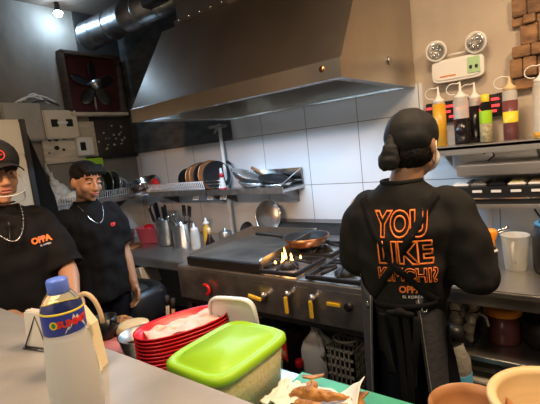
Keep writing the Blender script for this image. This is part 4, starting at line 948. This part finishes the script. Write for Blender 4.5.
def project(me, origin, shirt, m, parent, off=.0035, name='lettering', x0=0, z0=0, back=True, label=None, yaw=0):
    """drop flat artwork (x right, y up) onto the shirt, along the person's front-back axis turned by yaw"""
    bm = bmesh.new(); bm.from_mesh(shirt.data); bv = BVHTree.FromBMesh(bm)
    s = 1 if back else -1; D = Matrix.Rotation(yaw,3,'Z') @ Vector((0,s,0)); X = Matrix.Rotation(yaw,3,'Z') @ Vector((s,0,0))
    for v in me.vertices:
        p = X*(v.co.x)+Vector((0,0,z0+v.co.y))+Vector((x0,0,0)); h = bv.ray_cast(p-D*.5, D)
        q = h[0] if h[0] is not None else p-D*.13
        v.co = q - D*(off+v.co.z)
    bm.free(); return obj(name, me, m, parent, label)
def densify(me, L):
    bm = bmesh.new(); bm.from_mesh(me)
    for _ in range(3):
        ed = [e for e in bm.edges if e.calc_length() > L]
        if not ed: break
        bmesh.ops.subdivide_edges(bm, edges=ed, cuts=1)
    bmesh.ops.triangulate(bm, faces=bm.faces); bm.to_mesh(me); bm.free(); return me

# ---- chef seen from behind
t, sh, HP, HR, B = person('cook seen from behind in black printed t-shirt, head wrap and dark apron', (-.490,1.325,0), radians(7), .975,
    ((.165,0,1.30),(.212,-.01,1.075),(.13,.21,1.03)), ((-.148,0,1.30),(-.175,.02,1.10),(-.10,.24,1.04)), (radians(-8),0,radians(-17)), 'skin', wide=1.0, shirt='shirt_charcoal', sleeve=.27, seed=3, headx=.030, sr=.94, hs=.94, bw=.74,
    handR=((-.35,.9,-.1),(0,0,-1)), handL=((.35,.9,-.1),(0,0,-1)))
chef = t
wrap = MB().ell(HP((0,-.012,.040)),(.083,.100,.082),HR).ell(HP((0,-.035,.022)),(.080,.080,.066),HR)
organic('head_wrap', wrap, 'cap_cloth', t, .004, 16, lambda c,n: c+n*(.003*noise.noise(Vector((c.x*40,c.y*14,c.z*22)))))
organic('hair', MB().ell(HP((0,-.040,-.040)),(.070,.060,.050),HR).ell(HP((.045,-.02,-.03)),(.032,.04,.04),HR).ell(HP((-.045,-.02,-.03)),(.032,.04,.04),HR), 'hair', t, .004, 1, lambda c,n: c+n*.004*noise.noise(c*320))
kn = organic('wrap_tail', MB().limb([HP((-.020,-.108,.0)),HP((-.022,-.114,-.02)),HP((-.026,-.112,-.058))],[.016,.026,.034]).ell(HP((-.044,-.108,-.058)),(.026,.02,.034),HR).limb([HP((-.022,-.11,.02)),HP((-.018,-.116,-.03)),HP((-.02,-.108,-.06))],[.012,.013,.016]), 'cap_cloth', t, .004, 3, lambda c,n: c+n*.004*noise.noise(c*60))
obj('wrap_seam', MB().tube([HP((-.014,-.112+.03*k*k/16,.0+.02*k)) for k in range(5)],.004,6), 'cap_cloth', kn)
mk = obj('face_mask', MB().ell(HP((0,.066,-.045)),(.058,.048,.050),HR), 'white_plastic', t)
for s in (1,-1): obj('ear_loop', MB().tube([HP((.055*s,.050,-.02)),HP((.074*s,.02,.015)),HP((.088*s,-.012,.0)),HP((.078*s,.01,-.05)),HP((.055*s,.04,-.08))],.0025,6), 'white_plastic', mk)
eyes(t, HP, HR)
# back print
def line(txt, size, w_, h_, zc, xc, th=.030, off=.035):
    me = text_mesh(txt, 1.0, outline=th, offset=off)
    xs = [v.co.x for v in me.vertices]; ys = [v.co.y for v in me.vertices]; a, b = (max(xs)-min(xs)), (max(ys)-min(ys)); cx, cy = (max(xs)+min(xs))/2, (max(ys)+min(ys))/2
    for v in me.vertices: v.co = Vector(((v.co.x-cx)*w_/a, (v.co.y-cy)*h_/b, v.co.z*.06))
    return project(me, None, sh, 'orange_print', sh, .004, x0=xc, z0=zc)
PX = .010
line('YOU', 1, .165, .088, 1.262, PX); line('LIKE', 1, .165, .078, 1.172, PX+.012); line('KIMCHI?', 1, .180, .050, 1.100, PX+.015, .026, .02)
def small(txt, w_, zc, xc, m, size=.03, back=True, yaw=0, shp=None, off=.0, name='lettering'):
    me = text_mesh(txt, size, offset=off, extrude=.0006); xs = [v.co.x for v in me.vertices]; a = max(xs)-min(xs)
    for v in me.vertices: v.co.x *= w_/a; v.co.z *= .5
    return project(densify(me, .02), None, shp or sh, m, shp or sh, .004, name, x0=xc, z0=zc, back=back, yaw=yaw)
small('OPPA', .070, 1.048, PX+.02, 'orange_print', .03, off=.001)
small('EL KOREA', .060, 1.026, PX+.026, 'white_print', .012)
# apron
def apr(u, v):
    # u 0..1 from left back edge round the front to the right back edge, v 0 top .. 1 bottom
    gap = radians(30)+v*radians(16); a = -pi/2-gap-(2*pi-2*gap)*u
    e_ = min(u,1-u); z = 1.015+.055*min(1,e_/.16)-.56*v; rx = .138+.012*v; ry = .142+.03*v
    return (-.024+rx*cos(a)*(1+.03*sin(14*a)*v), ry*sin(a)*(1+.03*sin(14*a)*v), z)
ap = obj('apron', grid(apr, 70, 24), 'apron_cloth', chef); thick(ap, .004)
def trim(u0, us=1):
    return [Vector(apr(u0, k/24))*1.012*us for k in range(25)]
for u0 in (.012,.988):
    P = [Vector((q.x*1.006,q.y*1.02,q.z)) for q in [Vector(apr(u0,k/24)) for k in range(25)]]
    obj('stitching', MB().tube(P,.0014,5), 'wicker', ap)
for u0 in (.03,.97):
    c = Vector(apr(u0,.07)); nrm = Vector((c.x,c.y,0)).normalized(); obj('eyelet', MB().lathe([(.006,-.003),(.011,-.003),(.011,.004),(.006,.004)],c+nrm*.004,16,rot=nrm.to_track_quat('Z','Y').to_matrix()), 'shiny_steel', ap)
# straps: shoulders to opposite eyelets, and the tied strings, laid on the shirt back
def strap(name, pts, wd, parent, m='apron_cloth', off=.008):
    bm = bmesh.new(); bm.from_mesh(sh.data); bv = BVHTree.FromBMesh(bm); mb = MB(); vs = []; n = 26
    P = [Vector((p[0],0,p[1])) for p in pts]; seg = []
    for i in range(len(P)-1):
        for k in range(n): seg.append(P[i].lerp(P[i+1],k/n))
    seg.append(P[-1])
    for i,p in enumerate(seg):
        d = (seg[min(i+1,len(seg)-1)]-seg[max(i-1,0)]).normalized(); sd = Vector((-d.z,0,d.x))
        for s in (-1,0,1):
            q = p+sd*wd/2*s; h = bv.ray_cast(q-Vector((0,.6,0)),Vector((0,1,0))); y = h[0].y if h[0] is not None else -.12; vs.append((q.x,y-off,q.z))
    mb.add(vs,[(i*3+j,i*3+j+1,i*3+j+4,i*3+j+3) for i in range(len(seg)-1) for j in (0,1)]); bm.free()
    o = obj(name, mb, m, parent); thick(o,.002); return o
strap('shoulder_strap', [(-.125,1.345),(-.03,1.15),(.105,1.005)], .024, ap, 'shirt_black', .005)
strap('shoulder_strap', [(.115,1.345),(.0,1.15),(-.105,1.005)], .024, ap, 'shirt_black', .005)
strap('waist_tie', [(-.105,1.0),(-.02,.99),(.105,1.0)], .020, ap, 'shirt_black', .007)
organic('knot', MB().ell((.0,-.150,.985),(.018,.014,.014)).ell((-.025,-.150,.98),(.022,.009,.010)).ell((.025,-.150,.98),(.022,.009,.010)), 'shirt_black', ap, .005, 2)
for k,(x,zz,l) in enumerate(((-.045,.96,.20),(-.012,.96,.40),(.010,.96,.46),(.04,.955,.24))):
    o = obj('tie_string', grid(lambda u,v,x=x,l=l: (x+(u-.5)*.022+.012*sin(v*3+x*40), -.152-.012*v+.005*sin(v*6+k), .975-l*v), 2, 20), 'shirt_black', ap); thick(o,.0015)

# ---- cook at left, behind
t, sh, HP, HR, B = person('young cook with black hair and plain black t-shirt standing by the racks, arm hanging down', (-2.25,1.19,0), radians(-93), .955,
    ((.165,0,1.30),(.195,-.02,1.06),(.19,.07,.84)), ((-.160,0,1.30),(-.185,.0,1.06),(-.165,.10,.84)), (radians(-10),radians(-4),radians(2)), 'skin_dark', sleeve=.20, seed=8, curl=.7,
    handR=((0,.15,-1),(-1,0,0)), handL=((0,.15,-1),(1,0,0)))
eyes(t, HP, HR)
hr = MB().ell(HP((0,-.020,.047)),(.084,.096,.076),HR).ell(HP((0,-.050,-.0)),(.073,.058,.066),HR)
for k in range(7): hr.limb([HP((-.055+.018*k,.045,.090)),HP((-.062+.018*k,.078,.066)),HP((-.062+.018*k,.086,.045))],[.018,.013,.005])
organic('hair', hr, 'hair', t, .004, 9, lambda c,n: c+n*.0015*noise.noise(Vector((c.x*90,c.y*90,c.z*20))))
obj('necklace', MB().tube([(.064*cos(a)*1.05,.03+.075*sin(a)*1.15 if sin(a)>0 else -.01+.06*sin(a),1.375-(.115*max(0,sin(a))**1.6)) for a in [2*pi*k/40 for k in range(41)]],.0022,6), 'silver', t)
me = densify(text_mesh('OP', .026, offset=.002, extrude=.0006), .015); project(me, None, sh, 'red_print', sh, .004, 'chest_print', x0=-.085, z0=1.235, back=False)

# ---- cook at far left with cap
t, sh, HP, HR, B = person('cook in black cap, silver chain and clear chin guard looking down at the bar', (-1.85,.615,0), radians(-95), 1.01,
    ((.17,0,1.30),(.15,-.11,1.07),(.04,.13,.97)), ((-.155,0,1.30),(-.185,.09,1.085),(-.12,.28,1.02)), (radians(-5),0,radians(6)), 'skin', hs=1.04, wide=1.1, sleeve=.225, seed=5,
    handR=((-.2,.9,-.2),(0,0,-1)), handL=((.3,.9,-.25),(0,0,-1)))
eyes(t, HP, HR)
organic('hair', MB().ell(HP((0,-.035,.0)),(.078,.072,.062),HR), 'hair', t, .004, 2)
cp = MB().ell(HP((0,-.010,.050)),(.095,.114,.084),HR)
inv = HR.inverted()
def below(c): return ((inv @ (c-Vector((0,0,1.41))))/1.04-Vector((0,.018,.098))).z < .006
co = organic('cap', cp, 'cap_cloth', t, .0045, 3, None, below); thick(co,.003)
vz = grid(lambda u,v: tuple(HP(((u-.5)*.155*(1-.25*v*v), .070+.085*v-.09*(u-.5)**2*2*(1-v*.2), .044-.010*v-.10*(u-.5)**2))), 20, 10)
vo = obj('visor', vz, 'cap_cloth', co); thick(vo,.004)
obj('button', MB().ell(HP((0,-.012,.131)),(.009,.009,.005),HR), 'cap_cloth', co)
em = obj('round_emblem', MB().lathe([(.017,0),(.020,0),(.020,.002),(.017,.002)],HP((.012,.106,.070)),24,rot=HR @ Vector((.12,.93,.30)).to_track_quat('Z','Y').to_matrix()).tube([HP((.001,.1075,.072)),HP((.023,.1055,.068))],.002,6), 'red_print', co)
gd = grid(lambda u,v: tuple(HP((.078*sin((u-.5)*2.6), .035+.082*cos((u-.5)*2.6), -.085+.030*v-.02*cos((u-.5)*2.6)))), 24, 6)
go = obj('chin_guard', gd, 'clear_plastic', t); thick(go,.0015)
obj('guard_rim', MB().tube([HP((.0785*sin((u/24-.5)*2.6), .036+.082*cos((u/24-.5)*2.6), -.055-.02*cos((u/24-.5)*2.6))) for u in range(25)],.0018,6), 'white_plastic', go)
obj('guard_strap', MB().tube([HP((-.083,.06,-.045)),HP((-.088,.0,-.015))],.0018,6).tube([HP((.083,.06,-.045)),HP((.088,.0,-.015))],.0018,6), 'white_plastic', go)
ck = [(.070*cos(a),(.02+.125*sin(a)) if sin(a)>0 else (-.01+.06*sin(a)),1.385-(.13*max(0,sin(a))**1.5)) for a in [2*pi*k/60 for k in range(61)]]
nk = MB()
for i,p in enumerate(ck): nk.ell(p,(.0038,.0038,.0038),n=8,m=6)
nk.tube(ck,.0018,6); obj('chain_necklace', nk, 'silver', t)
obj('clip_microphone', MB().ell((.0,.118,1.315),(.007,.007,.012)).tube([(0,.118,1.31),(.01,.135,1.27),(.02,.14,1.24)],.002,6), 'black_plastic', sh)
me = densify(text_mesh('OPPA', .032, offset=.0018, extrude=.0006), .012); project(me, None, sh, 'orange_print', sh, .004, 'chest_print', x0=-.100, z0=1.235, back=False)
me = densify(text_mesh('EL KOREA', .010, extrude=.0005), .012); project(me, None, sh, 'white_print', sh, .004, 'chest_print_line', x0=-.112, z0=1.213, back=False)
